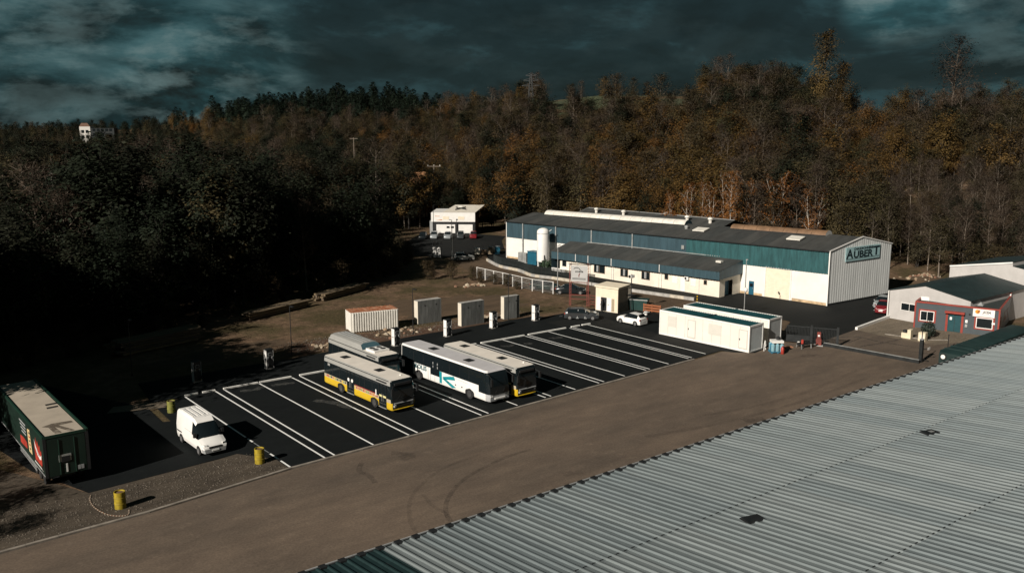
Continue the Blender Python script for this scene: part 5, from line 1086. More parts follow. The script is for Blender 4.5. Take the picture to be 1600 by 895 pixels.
cb = thing('junction_box', 'cream cabinet standing before the annex beside the mast', 'cabinet', (93.4, 88.2, 0), R(-85)); MB().box(-.7, .7, -.4, .4, 0, 1.9).build('body', M_cream, cb); MB().box(-.75, .75, -.45, .45, 1.9, 2.0).build('cap', M_white, cb); MB().box(-.6, .6, .4, .42, .2, 1.7).build('door', M_cream, cb)

def container():
    root = thing('shipping_container', 'white corrugated container with rusty roof behind the buses', 'container', (51.45, 94.3, 0), R(-14)); L, D, H = 6.05, 2.44, 2.62
    M_rust = mat('rusty_roof', (.24, .062, .018), .8, col2=(.36, .20, .12), scale=1.6, lo=.4, hi=.62); M_cw = mat('container_white', (.70, .68, .62), .55, var=.08)
    for n, f in (('front_side', lambda x, o: (x, -o)), ('back_side', lambda x, o: (x, D + o - .05))): ribbed(.1, L - .1, lambda s: .15, lambda s: H - .12, .30, .17, 0, f).build(n, M_cw, root)
    for n, x, sg in (('door_end', 0.0, -1), ('closed_end', L, 1)): ribbed(.08, D - .08, lambda s: .15, lambda s: H - .12, .8, .02, 0, lambda y, o: (x + sg * (o - .03), y)).build(n, M_cw, root)
    mb = MB(); 
    for k in range(20): MB().box(.1 + k * .29, .3 + k * .29, .05, D - .05, H - .06, H - .03 + .02 * (k % 2)).build('roof_rib', M_rust, root)
    MB().box(.02, L - .02, .02, D - .02, H - .1, H - .06).build('roof', M_rust, root)
    for x in (0, L - .12):
        for y in (-.03, D - .09): MB().box(x, x + .12, y, y + .12, 0, H - .1).build('corner_post', M_cw, root)
    for y in (-.03, D - .09): MB().box(.12, L - .12, y, y + .1, .02, .15).box(.12, L - .12, y, y + .1, H - .2, H - .1).build('rail', M_cw, root)
container()
def block(lab, u, v, w, d, h, rz=0):
    root = thing('concrete_block', lab, 'concrete block', (u, v, 0), rz, 'tall concrete blocks'); 
    MB().box(0, w, 0, d, 0, h).build('slab', mat('block_concrete_shaded', (.115, .12, .115), .9, var=.35, scale=1.2, stretch=(2, 2, .3), bump=.2), root)  # slab toned dark, end face pale: shade and sun put into the colours
    MB().box(-.012, -.001, .02, d - .02, .05, h - .03).build('end_face', mat('block_end_sunlit', (.60, .55, .46), .85, var=.08), root)
    for x in (w * .3, w * .78): MB().cyl((x, -.02, h * .78), (x, .0, h * .78), .09, n=10).build('lifting_socket', M_black, root)
    MB().box(.02, w - .02, .02, d - .02, h, h + .02).build('top', M_concrete, root)
block('weathered concrete block right of the white container, leftmost of three', 60.5, 93.2, 3.5, .95, 3.0, R(-3)); block('weathered concrete block with shaded dark front, middle of three', 64.05, 88.65, 3.6, .75, 3.0, R(0)); block('narrow concrete block behind the lamp post, rightmost of three', 70.85, 88.5, 2.4, .8, 3.0, R(-6))
def timber(lab, A, B, n, rows):
    d = Vector(B) - Vector(A); root = thing('timber_stack', lab, 'timber', (*A, 0), math.atan2(d.y, d.x)); L = d.length; rng = random.Random(n)
    M_t = [mat('old_timber_%d' % k, c, .9, var=.3, scale=2, stretch=(.2, 2, 2)) for k, c in enumerate([(.13, .095, .055), (.17, .125, .07), (.10, .075, .05)])]
    for z in range(rows):
        for k in range(n): a = rng.uniform(0, 1.2); MB().box(a, L - rng.uniform(0, 1.5), k * .42, k * .42 + .34, .12 + z * .3, .12 + z * .3 + .24).build('beam', rng.choice(M_t), root)
        for q in (.2, .5, .8): MB().box(L * q, L * q + .12, 0, n * .42, z * .3 + .06, z * .3 + .12).build('bearer', M_t[2], root)
timber('long stack of weathered beams in the shade at left', (25.5, 99.8), (36.7, 102.6), 6, 5); timber('low stack of beams along the dark tree line', (44.0, 108.5), (55.5, 112.5), 5, 3); timber('far stack of beams beside the tree line', (57.5, 114.2), (68.5, 119.2), 5, 3)
def heap(lab, c, r, n, m, seed, flat=.5, name='rubble_heap', cat='rubble'):
    root = thing(name, lab, cat, (*c, 0)); rng = random.Random(seed)
    for k in range(n):
        a = rng.uniform(0, 2 * PI); q = abs(rng.gauss(0, .5)); s = rng.uniform(.12, .4); MB().rock((math.cos(a) * q * r, math.sin(a) * q * r * .6, max(.05, (1 - q) * r * .25 * flat)), s, rng).build('stone', rng.choice(m), root)
    mb = MB(); n_ = 14; ring = [(r * .9 * math.cos(2 * PI * k / n_) * rng.uniform(.8, 1.1), r * .55 * math.sin(2 * PI * k / n_) * rng.uniform(.8, 1.1), -.02) for k in range(n_)]; top = (0, 0, r * .25 * flat)
    for k in range(n_): mb.add([ring[k], ring[(k + 1) % n_], top], [(0, 1, 2)])
    stuff(mb.build('earth', M_drive, root))
M_st = [mat('rubble_%d' % k, c, .9, var=.25, scale=3, bump=.2) for k, c in enumerate([(.32, .25, .17), (.24, .17, .11), (.38, .32, .24), (.20, .11, .07)])]
heap('pale rubble heap before the white mesh fence', (82.6, 110.6), 2.4, 40, M_st, 1); heap('reddish rubble strewn left of the rear bus', (46.5, 89.6), 3.2, 55, M_st, 2, .4); heap('rubble along the edge behind the charging posts', (56.0, 91.0), 4.0, 45, M_st, 4, .15); heap('boulder pile at the hill foot right of the hall', (143, 68), 7, 70, M_st, 5, .6, 'boulder_pile'); heap('stones strewn behind the far charging posts', (69.5, 91.0), 3.6, 40, M_st, 6, .15)

def mesh_fence():
    root = thing('mesh_fence', 'white post and wire fence along the access road', 'fence'); pts = [(87.4, 116.4), (87.3, 114.0), (87.2, 111.6), (87.2, 109.2), (87.1, 106.6), (87.0, 104.2), (87.0, 101.7), (87.3, 99.6), (87.9, 97.9)]
    for k, (x, y) in enumerate(pts): MB().box(x - .06, x + .06, y - .06, y + .06, 0, 1.9).build('post', M_white, root)
    for (a, b) in zip(pts[:-1], pts[1:]):
        MB().bar((*a, 1.85), (*b, 1.85), .05, .06).build('rail', M_white, root); MB().bar((*a, 1.1), (*b, 1.1), .03, .04).build('rail', M_galv, root)
        m = MB()
        for q in range(1, 12): p = Vector(a).lerp(Vector(b), q / 12); m.cyl((p.x, p.y, .1), (p.x, p.y, 1.83), .009, n=4, caps=False)
        for z in (.3, .6, .9, 1.35, 1.6): m.cyl((*a, z), (*b, z), .009, n=4, caps=False)
        stuff(m.build('wire_mesh', M_galv, root))
mesh_fence()
def road_wall():
    pts = [(100.5, 130.7), (97.5, 123.1), (97.2, 117.4), (95.6, 112.0), (96.3, 108.5), (96.9, 105.0), (97.8, 97), (98.7, 89.8), (100.3, 81.0)]
    root = thing('low_road_wall', 'low pale concrete wall curving along the access road', 'wall'); sp = smooth_path(pts, 4)
    for a, b in zip(sp[:-1], sp[1:]): MB().bar(a + Vector((0, 0, .23)), b + Vector((0, 0, .23)), .3, .46).build('wall_block', M_concrete if random.random() < .5 else mat('pale_wall', (.42, .38, .31), .9, var=.25, scale=1.5), root)
    f = thing('dark_mesh_fence', 'dark mesh fence standing behind the low road wall', 'fence'); M_mesh = mat('mesh_green', (.014, .02, .02), .6, var=.2); fp = [Vector((p.x + .55, p.y + .2, 0)) for p in sp[2:-9]]
    for k, (a, b) in enumerate(zip(fp[:-1], fp[1:])):
        MB().cyl(a, a + Vector((0, 0, 1.75)), .04, n=6).build('post', M_black, f); m = MB()
        n = max(3, int((b - a).length / .09))
        for q in range(n): p = a.lerp(b, q / n); m.box(p.x - .018, p.x + .018, p.y - .018, p.y + .018, .1, 1.7)
        for z in (.15, .9, 1.65): m.bar(a + Vector((0, 0, z)), b + Vector((0, 0, z)), .03, .05)
        stuff(m.build('mesh_panel', M_mesh, f))
    b = thing('yellow_bollard', 'black and yellow bollard at the annex corner', 'bollard', (99.6, 79.9, 0)); M_by = mat('bollard_yellow', (.6, .36, .01), .5, var=.1)
    for k in range(6): MB().cyl((0, 0, k * .2), (0, 0, k * .2 + .2), .09, n=10).build('band', M_by if k % 2 == 0 else M_black, b)
road_wall()
M_sred = mat('sign_frame_red', (.16, .03, .022), .6, var=.25)
def road_sign():
    a, b = Vector((83.85, 89.8, 0)), Vector((85.25, 87.7, 0)); d = (b - a); root = thing('red_frame_sign', 'grey company sign board on two red lattice posts', 'sign', a, math.atan2(d.y, d.x)); L = d.length
    for x in (0, L):
        p = put('post', None, root, (x, 0, 0)); 
        for dx in (-.11, .11): MB().box(dx - .035, dx + .035, -.04, .04, 0, 6.1).build('chord', M_sred, p)
        for k in range(14): MB().bar((-.11, 0, k * .43), (.11, 0, k * .43 + .4), .03, .04).build('lacing', M_sred, p)
    for z in (1.0, 1.6, 3.4): MB().bar((0, 0, z), (L, 0, z), .05, .08).build('cross_bar', M_sred, root)
    MB().bar((-.3, 0, 5.95), (L + .5, 0, 5.95), .08, .12).build('top_beam', M_dark, root)
    s = MB().box(.1, L - .05, -.09, -.04, 3.55, 5.8).build('sign_board', mat('sign_grey', (.40, .40, .39), .6, var=.06), root)
    text_on(s, 'lettering', 'smida', .42, M_black, (L / 2, -.096, 4.95), 0, depth=.003, shear=.2, sx=1.2, bold=.01)
    arc = [(L / 2 - .35 + .5 * math.cos(t), -.098, 5.12 + .36 * math.sin(t)) for t in np.linspace(2.6, -.9, 12)]
    MB().path(arc, .045, 5).build('swoosh', M_black, s); MB().path([(L / 2 + .12, -.098, 4.7), (L / 2 - .02, -.098, 4.45), (L / 2 - .02, -.098, 4.2)], .06, 5).build('red_stroke', M_sred, s)
    for z in (3.95, 3.8): MB().box(.3, L - .3, -.095, -.09, z, z + .07).build('text_line', M_dark, s)
    fl = MB().box(-.35, -.05, -.5, -.2, 5.75, 6.0).build('floodlight', M_white, root)
    r = thing('red_handrail', 'red tubular railing between the sign and the kiosk', 'railing', (85.4, 87.4, 0), R(-80))
    for x in (0, .9, 1.8): MB().cyl((x, 0, 0), (x, 0, 1.7), .04).build('post', M_sred, r)
    for z in (.4, .8, 1.2, 1.65): MB().bar((0, 0, z), (1.8, 0, z), .04, .05).build('rail', M_sred, r)
road_sign()
def gate():
    root = thing('sliding_gate', 'dark barred sliding gate standing open beside the site cabins', 'gate', (88.95, 58.0, 0), math.atan2(-4.9, 2.6)); L = 5.6; M_g = M_dark
    for x0, x1 in ((0, 2.6), (2.95, L)):
        MB().box(x0, x1, -.05, .05, .12, .26).box(x0, x1, -.05, .05, 1.95, 2.05).build('rail', M_g, root)
        n = int((x1 - x0) / .16)
        for k in range(n + 1): x = x0 + (x1 - x0) * k / n; MB().box(x - .022, x + .022, -.02, .02, .26, 1.95).build('bar', M_g, root)
    for x in (2.78, L + .05): MB().box(x - .13, x + .13, -.13, .13, 0, 2.25).build('gate_post', M_g, root)
    MB().box(0, 2.6, -.015, .015, .3, .95).build('lower_panel', M_g, root)
    g = thing('gate_track', 'low dark gate beam lying across the yard entrance', 'gate', (90.6, 54.1, 0), math.atan2(-10.7, 1.0)); L2 = 10.75
    MB().box(0, L2, -.09, .09, .02, .40).build('beam', M_dark, g); MB().box(0, L2, -.11, .11, .402, .44).build('cap_rail', M_galv, g)
    p = thing('gate_post', 'dark gate post with white notice at the roadside end of the entrance', 'gate post', (92.3, 43.6, 0)); MB().box(-.17, .17, -.17, .17, 0, 2.5).build('post', M_dark, p); MB().box(-.2, .2, -.2, .2, 2.5, 2.56).build('cap', M_grey, p); MB().box(.6, 1.1, -.42, -.4, 1.3, 1.6).build('notice', M_white, p); MB().bar((0, 0, 1.4), (.9, -.4, 1.4), .05, .05).bar((0, 0, .4), (.8, -.5, .1), .06, .06).build('brace', M_dark, p); MB().cyl((.15, .1, 0), (.15, .1, 3.4), .05).build('mast', M_black, p)
    q = thing('boundary_post', 'thin dark post on the verge beyond the gate', 'post', (100.3, 44.4, 0)); MB().cyl((0, 0, 0), (0, 0, 1.6), .05).build('shaft', M_black, q); MB().lathe([(.06, 1.6), (.08, 1.65), (.01, 1.72)], 8).build('cap', M_black, q)
gate()
def clutter():
    r = thing('chemical_pallet', 'blue pallet loaded with white and blue containers at the cabin end', 'pallet', (83.9, 55.9, .015), R(-38)); M_pb = mat('pallet_blue', (.03, .14, .22), .5, var=.2); M_lb = mat('can_pale_blue', (.20, .36, .42), .4, var=.15)
    MB().box(-.75, .75, -.6, .6, .1, .2).build('deck', M_pb, r)
    for x in (-.65, 0, .65): MB().box(x - .08, x + .08, -.6, .6, 0, .1).build('runner', M_pb, r)
    rng = random.Random(5)
    for x in (-.5, 0, .5):
        for y in (-.38, .05, .42):
            hh = rng.uniform(.7, 1.0); MB().lathe([(.2, .2), (.23, .25), (.23, .2 + hh * .8), (.1, .2 + hh * .95), (.08, .2 + hh)], 10, (x, y)).build('drum', rng.choice([M_pb, M_lb, M_lb, M_white]), r, smooth=40)
    MB().box(-.65, .65, -.5, .5, 1.15, 1.4).build('white_crate', M_white, r); MB().lathe([(.1, 1.4), (.24, 1.45), (.24, 1.7), (.12, 1.8)], 10, (.2, .1)).build('black_bucket', M_black, r)
    c = thing('red_canister', 'red canister standing before the blue pallet', 'canister', (83.75, 55.0, .015)); MB().lathe([(.16, 0), (.19, .05), (.19, .65), (.1, .78), (.06, .85)], 12).build('body', M_red, c, smooth=40); MB().path([(-.1, 0, .8), (0, 0, .95), (.1, 0, .8)], .025).build('handle', M_red, c)
    w = thing('tubular_stand', 'small white tubular stand at the cabin end', 'stand', (83.6, 57.2, .015), R(20)); MB().path([(-.35, 0, 0), (-.3, 0, .8), (0, 0, 1.1), (.3, 0, 1.0), (.35, 0, 0)], .05).build('hoop', M_white, w); MB().bar((-.32, 0, .4), (.33, 0, .4), .06, .06).build('cross_bar', M_white, w)
    t = thing('trailer_drawbar', 'dark agricultural hitch frame lying before the barred gate', 'machine', (88.3, 54.9, .015), R(-25)); MB().bar((-1.2, -.3, .45), (1.2, 0, .55), .14, .16).bar((-1.0, .4, .4), (1.2, 0, .5), .12, .14).build('frame', M_dark, t)
    for x, y in ((-.9, -.5), (-.9, .6), (.4, -.35)): MB().bar((x, y, 0), (x, y * .8, .5), .08, .08).build('leg', M_galv, t)
    MB().cyl((-.6, -.1, .5), (-.6, -.1, 1.0), .14).build('jack', M_red, t); MB().box(-.2, .3, -.2, .2, .55, .85).build('gear_box', M_black, t); MB().rock((-.9, .2, .7), .16, random.Random(2)).build('lamp', M_white, t)
    p = thing('red_machine', 'red pump standing at the end of the open gate', 'machine', (90.3, 54.6, .015), R(-60)); MB().box(-.3, .3, -.25, .25, .1, .8).build('housing', M_sred, p); MB().box(-.2, .2, -.15, .15, .8, 1.6).build('tower', M_sred, p); MB().cyl((0, -.2, 1.2), (0, -.16, 1.2), .12).build('dial', M_white, p); MB().box(-.5, .5, -.4, .4, 0, .1).build('base', M_galv, p)
    pl = thing('wood_board', 'reddish board lying on the yard behind the pallet', 'board', (86.6, 56.6, .015), R(-30)); MB().box(-.9, .9, -.35, .35, 0, .06).build('board', mat('red_board', (.34, .15, .08), .8, var=.2), pl); MB().box(-.8, -.7, -.35, .35, .06, .1).build('batten', M_red, pl)
    s = thing('green_skip', 'dark green waste skip behind the cream kiosk', 'skip', (89.4, 81.9, 0), R(-60)); MB().add([(-1.1, -.7, 0), (1.1, -.7, 0), (1.1, .7, 0), (-1.1, .7, 0), (-1.4, -.85, 1.5), (1.4, -.85, 1.5), (1.4, .85, 1.5), (-1.4, .85, 1.5)], [(0, 3, 2, 1), (0, 1, 5, 4), (1, 2, 6, 5), (2, 3, 7, 6), (3, 0, 4, 7), (4, 5, 6, 7)]).build('tub', mat('skip_green', (.012, .04, .036), .5, var=.2), s); MB().box(-1.45, 1.45, -.9, -.8, 1.42, 1.56).build('rim', M_galv, s)
    b = thing('orange_barrier', 'orange plastic site barrier left of the site cabins', 'barrier', (89.2, 79.2, .02), R(-72)); M_o = mat('barrier_orange', (.26, .085, .03), .6, var=.15)
    for z in (.15, .5, .85): MB().box(-1.3, 1.3, -.04, .04, z, z + .22).build('board', M_o, b)
    for x in (-1.2, 0, 1.2): MB().box(x - .05, x + .05, -.06, .06, .05, 1.15).build('upright', M_o, b)
    for x in (-1.2, 1.2): MB().box(x - .1, x + .1, -.35, .35, 0, .05).build('foot', M_black, b)
    k = thing('post_with_bucket', 'small white bucket on the kerb beside the white hatchback', 'bucket', (87.3, 78.6, .02)); MB().lathe([(.2, 0), (.26, .45), (.28, .47), (.24, .5)], 12).build('bucket', M_white, k); MB().path([(-.25, 0, .45), (0, 0, .7), (.25, 0, .45)], .015).build('handle', M_galv, k)
    for n, (x, y, w2, lab) in enumerate(((101.9, 50.0, 1.1, 'left cream concrete gate block with dark tray'), (101.9, 48.1, .8, 'right cream concrete gate block beside the dark bush'))):
        q = thing('gate_block', lab, 'concrete block', (x, y, 0), R(-85), 'cream blocks at the office drive'); MB().box(-w2 / 2, w2 / 2, -.35, .35, 0, .65 if n == 0 else 1.05).build('block', mat('cream_block', (.66, .58, .42), .8, var=.1), q)
        if n == 0: MB().box(w2 / 2 - .4, w2 / 2, -.36, .36, .652, 1.1).build('raised_end', MATS['cream_block'], q); MB().lathe([(.2, .66), (.28, .7), (.24, .95), (.1, 1.0)], 10, (-.25, 0)).build('tray', M_black, q)
        else: MB().box(-.3, .3, -.362, -.35, .3, .8).build('plate', M_cream, q)
    sh = thing('round_bush', 'dark clipped bush before the office block', 'bush', (104.2, 48.6, 0)); rng = random.Random(9); mb = MB()
    for _ in range(700):
        d = Vector((rng.gauss(0, 1), rng.gauss(0, 1), rng.gauss(0, 1))).normalized(); rr = rng.uniform(.6, 1.05); c0 = Vector((d.x * .85 * rr, d.y * .85 * rr, 1.0 + d.z * 1.0 * rr)); t2 = Vector((rng.gauss(0, 1), rng.gauss(0, 1), rng.gauss(0, 1))).normalized() * .11; w3 = d.cross(t2).normalized() * .08
        mb.quad(c0 - t2, c0 + w3, c0 + t2, c0 - w3)
    mb.build('foliage', mat('bush_green', (.012, .022, .014), .7, var=.4, scale=5), sh); MB().cyl((0, 0, 0), (0, 0, 1), .06).build('stem', M_dark, sh)
    bn = thing('recycling_bins', 'white bins and crates on the verge before the hall', 'bins', (104.0, 139.2, 0), R(-40)); 
    for x, m, z in ((0, M_cream, 1.1), (1.3, M_st[1], .9), (2.6, M_st[0], 1.3), (4.0, M_blued, 1.5)): MB().box(x, x + 1.0, 0, .9, 0, z).build('bin', m, bn); MB().box(x - .03, x + 1.03, -.03, .93, z, z + .1).build('lid', M_white if x == 0 else M_grey, bn)
    pn = thing('noticeboard', 'small roadside notice panels below the showroom road', 'notice board', (94.3, 139.6, 0), R(-60))
    for x in (0, .9): MB().box(x, x + .75, -.05, .05, .3, 2.2).build('panel', M_white, pn)
    for x in (-.1, .82, 1.75): MB().box(x - .05, x + .05, -.06, .06, 0, 3.4).build('post', M_dark, pn)
clutter()
def person():
    root = thing('person', 'person in black clothes standing at the open kiosk door', 'person', (84.35, 83.95, .022), R(160))
    J = dict(pelvis=(0, 0, .95), waist=(0, 0, 1.1), chest=(.02, 0, 1.35), neck=(.03, 0, 1.5), head=(.05, 0, 1.62), top=(.05, 0, 1.76), hl=(0, .1, .92), kl=(.04, .12, .5), al=(-.02, .13, .09), tl=(.14, .15, .05), hr=(0, -.1, .92), kr=(.02, -.12, .5), ar=(-.04, -.13, .09), tr=(.12, -.15, .05), sl=(.0, .2, 1.44), el=(.0, .27, 1.16), wl=(.14, .22, .95), fl=(.2, .2, .87), sr=(0, -.2, 1.44), er=(.0, -.27, 1.16), wr=(.14, -.22, .95), fr=(.2, -.2, .87))
    rad = dict(pelvis=.15, waist=.14, chest=.16, neck=.06, head=.10, top=.06, hl=.1, kl=.065, al=.045, tl=.04, hr=.1, kr=.065, ar=.045, tr=.04, sl=.075, el=.05, wl=.035, fl=.04, sr=.075, er=.05, wr=.035, fr=.04)
    E = [('pelvis', 'waist'), ('waist', 'chest'), ('chest', 'neck'), ('neck', 'head'), ('head', 'top'), ('pelvis', 'hl'), ('hl', 'kl'), ('kl', 'al'), ('al', 'tl'), ('pelvis', 'hr'), ('hr', 'kr'), ('kr', 'ar'), ('ar', 'tr'), ('chest', 'sl'), ('sl', 'el'), ('el', 'wl'), ('wl', 'fl'), ('chest', 'sr'), ('sr', 'er'), ('er', 'wr'), ('wr', 'fr')]
    ks = list(J); me = bpy.data.meshes.new('body'); me.from_pydata([J[k] for k in ks], [(ks.index(a), ks.index(b)) for a, b in E], [])
    o = put('body', me, root); sk = o.modifiers.new('skin', 'SKIN'); ss = o.modifiers.new('sub', 'SUBSURF'); ss.levels = 1; ss.render_levels = 1
    if not me.skin_vertices: bm = bmesh.new(); bm.from_mesh(me); bm.verts.layers.skin.verify(); bm.to_mesh(me); bm.free()
    for k, sv in zip(ks, me.skin_vertices[0].data): sv.radius = (rad[k], rad[k]); sv.use_root = (k == 'pelvis')
    me.materials.append(mat('black_clothes', (.012, .013, .015), .9, var=.2))
    MB().lathe([(.04, 1.6), (.105, 1.63), (.11, 1.7), (.08, 1.78), (.02, 1.8)], 12, (.045, 0)).build('hair', M_black, root, smooth=50)
    MB().lathe([(.03, 1.52), (.085, 1.56), (.09, 1.62), (.05, 1.66)], 12, (.08, 0)).build('face', mat('skin', (.34, .2, .14), .6, var=.05), root, smooth=50)
person()
# ------------------------------------------------------------------ trees
def leaf_mat(name, cols, rough=.75):
    m = bpy.data.materials.new(name); m.use_nodes = True; nt = m.node_tree; N = nt.nodes; L = nt.links
    p = N['Principled BSDF']; p.inputs['Roughness'].default_value = rough; p.inputs['Specular IOR Level'].default_value = .15
    oi = N.new('ShaderNodeObjectInfo'); tc = N.new('ShaderNodeTexCoord'); n = N.new('ShaderNodeTexNoise'); n.inputs['Scale'].default_value = .55; n.inputs['Detail'].default_value = 4; L.new(tc.outputs['Object'], n.inputs['Vector'])
    def rp(x, cs):
        r = N.new('ShaderNodeValToRGB'); e = r.color_ramp.elements; e[0].color = (*cs[0], 1); e[1].color = (*cs[-1], 1)
        for k, c in enumerate(cs[1:-1]): q = e.new((k + 1) / (len(cs) - 1)); q.color = (*c, 1)
        L.new(x, r.inputs[0]); return r.outputs[0]
    base = rp(oi.outputs['Random'], cols)
    shade = rp(n.outputs['Fac'], [(.45, .45, .45), (.8, .8, .8), (1.5, 1.4, 1.2)])
    mx = N.new('ShaderNodeMix'); mx.data_type = 'RGBA'; mx.blend_type = 'MULTIPLY'; mx.inputs[0].default_value = 1; L.new(base, mx.inputs[6]); L.new(shade, mx.inputs[7]); L.new(mx.outputs[2], p.inputs['Base Color'])
    return m
M_bark = mat('bark_grey', (.085, .068, .052), .9, var=.3, scale=3); M_birch = mat('bark_birch', (.46, .42, .36), .8, col2=(.20, .18, .15), scale=5, lo=.5, hi=.75, stretch=(1, 1, 3)); M_barkd = mat('bark_dark', (.03, .026, .022), .9, var=.3)
M_barkp = mat('bark_pale', (.17, .14, .11), .9, var=.3, scale=3)
LM = dict(brown=leaf_mat('leaf_brown', [(.048, .034, .018), (.058, .041, .020), (.050, .041, .021), (.040, .034, .019)]), ochre=leaf_mat('leaf_ochre', [(.1188, .0677, .0187), (.0900, .0590, .0187), (.1332, .0634, .0173), (.0792, .0634, .0230)]),
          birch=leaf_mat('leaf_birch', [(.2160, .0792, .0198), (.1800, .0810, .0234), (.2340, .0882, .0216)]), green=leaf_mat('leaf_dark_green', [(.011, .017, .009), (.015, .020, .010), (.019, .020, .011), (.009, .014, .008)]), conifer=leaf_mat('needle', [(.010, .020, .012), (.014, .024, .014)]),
          twig=leaf_mat('twig', [(.0630, .0477, .0360), (.0540, .0387, .0279), (.0720, .0522, .0369)]), olive=leaf_mat('leaf_olive', [(.0510, .0472, .0204), (.0663, .0510, .0229), (.0433, .0446, .0217)]))
def tube_np(V, F, pts, r0, r1, n=4):
    k0 = len(V); m = len(pts)
    for i, p in enumerate(pts):
        d = (pts[min(i + 1, m - 1)] - pts[max(i - 1, 0)]); d = d / (np.linalg.norm(d) + 1e-9); a = np.cross(d, (0, 0, 1.) if abs(d[2]) < .9 else (1., 0, 0)); a /= np.linalg.norm(a); b = np.cross(d, a); r = r0 + (r1 - r0) * i / (m - 1)
        for k in range(n): t = 2 * PI * k / n; V.append(p + a * r * math.cos(t) + b * r * math.sin(t))
    for i in range(m - 1):
        for k in range(n): F.append((k0 + i * n + k, k0 + i * n + (k + 1) % n, k0 + (i + 1) * n + (k + 1) % n, k0 + (i + 1) * n + k))
def tree_meshes(kind, seed, H=15., base=.35, rad=3.2, limbs=16, leaves=1800, size=.26, up=.9, trunk_r=.17, bark=None, leafm=None, stems=1, conifer=False, spread=.5, taper=.6, twigs=0):
    g = np.random.default_rng(seed); V = []; F = []; tips = []
    for s in range(stems):
        lean = g.normal(0, .035 if stems == 1 else .10, 2); hh = H * (1 - .12 * s * g.random()); off = g.normal(0, .25, 2) * (stems > 1)
        zs = np.linspace(0, 1, 8); wob = np.cumsum(g.normal(0, .012 * H, (8, 2)), 0) * zs[:, None] * .5
        P = np.stack([off[0] + lean[0] * zs * hh + wob[:, 0], off[1] + lean[1] * zs * hh + wob[:, 1], zs * hh], 1); P[0, 2] = -.4
        tube_np(V, F, list(P), trunk_r * (1 if stems == 1 else .7), .02, 6)
        nl = limbs if s == 0 else limbs // 2; az = g.random() * 6
        for k in range(nl):
            t = base + (1 - base) * ((k + g.random()) / nl) ** .9; t = min(t, .985); az += 2.4 + g.normal(0, .3)
            q = t * 7; i = min(int(q), 6); p0 = P[i] * (1 - (q - i)) + P[i + 1] * (q - i)
            u = (t - base) / (1 - base)
            if conifer: ln = rad * (1 - u ** 2.2) ** .7 * g.uniform(.7, 1.15) + .3; el = -.05 + .55 * u
            else: ln = rad * (.45 + 1.1 * u * (1 - u) * 2 * (1 - taper * u)) * g.uniform(.75, 1.2); el = up * (.55 + .5 * u) + g.normal(0, .12)
            d = np.array([math.cos(az) * math.cos(el), math.sin(az) * math.cos(el), math.sin(el)]); pts = [p0]
            for j in range(3): d = d + np.array([0, 0, .10 if not conifer else .02]) + g.normal(0, .10, 3); d /= np.linalg.norm(d); pts.append(pts[-1] + d * ln / 3)
            tube_np(V, F, pts, max(.022, trunk_r * .34 * (1 - .7 * u)), .012, 4); tips += [(pts[1] * .5 + pts[2] * .5, ln * .5), (pts[2], ln * .55), (pts[3], ln * .5)]
            if not conifer:
                for j in (1, 2, 2, 3):
                    d2 = d + g.normal(0, .6, 3); d2[2] = abs(d2[2]) * .8 + .1; d2 /= np.linalg.norm(d2); l2 = ln * g.uniform(.3, .55); e = pts[j] + d2 * l2; tube_np(V, F, [pts[j], (pts[j] + e) / 2 + g.normal(0, .05, 3), e], .022, .008, 3); tips += [(e, ln * .4)]
    me = bpy.data.meshes.new('trunk'); me.from_pydata([tuple(p) for p in V], [], F); me.materials.append(bark or M_bark); me.polygons.foreach_set('use_smooth', [True] * len(me.polygons))
    C = np.array([t[0] for t in tips]); S_ = np.array([t[1] for t in tips])
    def cards(n, sz, asp, jit):
        idx = g.integers(0, len(C), n); c = C[idx] + g.normal(0, 1, (n, 3)) * (S_[idx] * spread * jit)[:, None] * np.array([1, 1, .7])
        nr = c - np.array([0, 0, H * (.35 + base * .5)]); nr /= np.linalg.norm(nr, axis=1)[:, None] + 1e-6; nr = nr + g.normal(0, .30, (n, 3)) + np.array([0, 0, .25])
        a = np.cross(nr, g.normal(0, 1, (n, 3))); a /= np.linalg.norm(a, axis=1)[:, None]; b = np.cross(nr, a); b /= np.linalg.norm(b, axis=1)[:, None]
        s = sz * g.uniform(.6, 1.35, n)[:, None]; return c, a * s, b * s * asp
    sets = []
    if leaves: sets.append(cards(leaves, size, .62, 1.0))
    if twigs: sets.append(cards(twigs, .55, .045, 1.15))
    c = np.concatenate([s[0] for s in sets]); a = np.concatenate([s[1] for s in sets]); b = np.concatenate([s[2] for s in sets]); c[:, 2] = np.maximum(c[:, 2], .3)
    n = len(c); pv = np.stack([c - a, c + b * .9, c + a, c - b * .9], 1).reshape(-1, 3); cr = bpy.data.meshes.new('crown')
    cr.vertices.add(4 * n); cr.vertices.foreach_set('co', pv.ravel()); cr.loops.add(4 * n); cr.loops.foreach_set('vertex_index', np.arange(4 * n)); cr.polygons.add(n); cr.polygons.foreach_set('loop_start', np.arange(0, 4 * n, 4)); cr.polygons.foreach_set('loop_total', np.full(n, 4)); cr.update(); cr.validate(); cr.materials.append(leafm)
    return me, cr
TK = {}
def reg(kind, n, **kw): TK[kind] = [tree_meshes(kind, 100 * len(TK) + k + 11, **{**kw, 'H': kw['H'] * (1 + .08 * (k - 1))}) for k in range(n)]
reg('brown', 4, H=13, base=.25, rad=3.9, taper=.35, limbs=19, leaves=3200, size=.18, twigs=1100, bark=M_barkp, leafm=LM['brown'])
reg('bare', 3, H=14.5, base=.32, rad=3.1, taper=.4, limbs=19, leaves=500, size=.16, twigs=2000, bark=M_barkp, leafm=LM['twig'])
reg('ochre', 3, H=12, base=.22, rad=4.1, taper=.3, limbs=18, leaves=3600, size=.19, twigs=400, bark=M_bark, leafm=LM['ochre'])
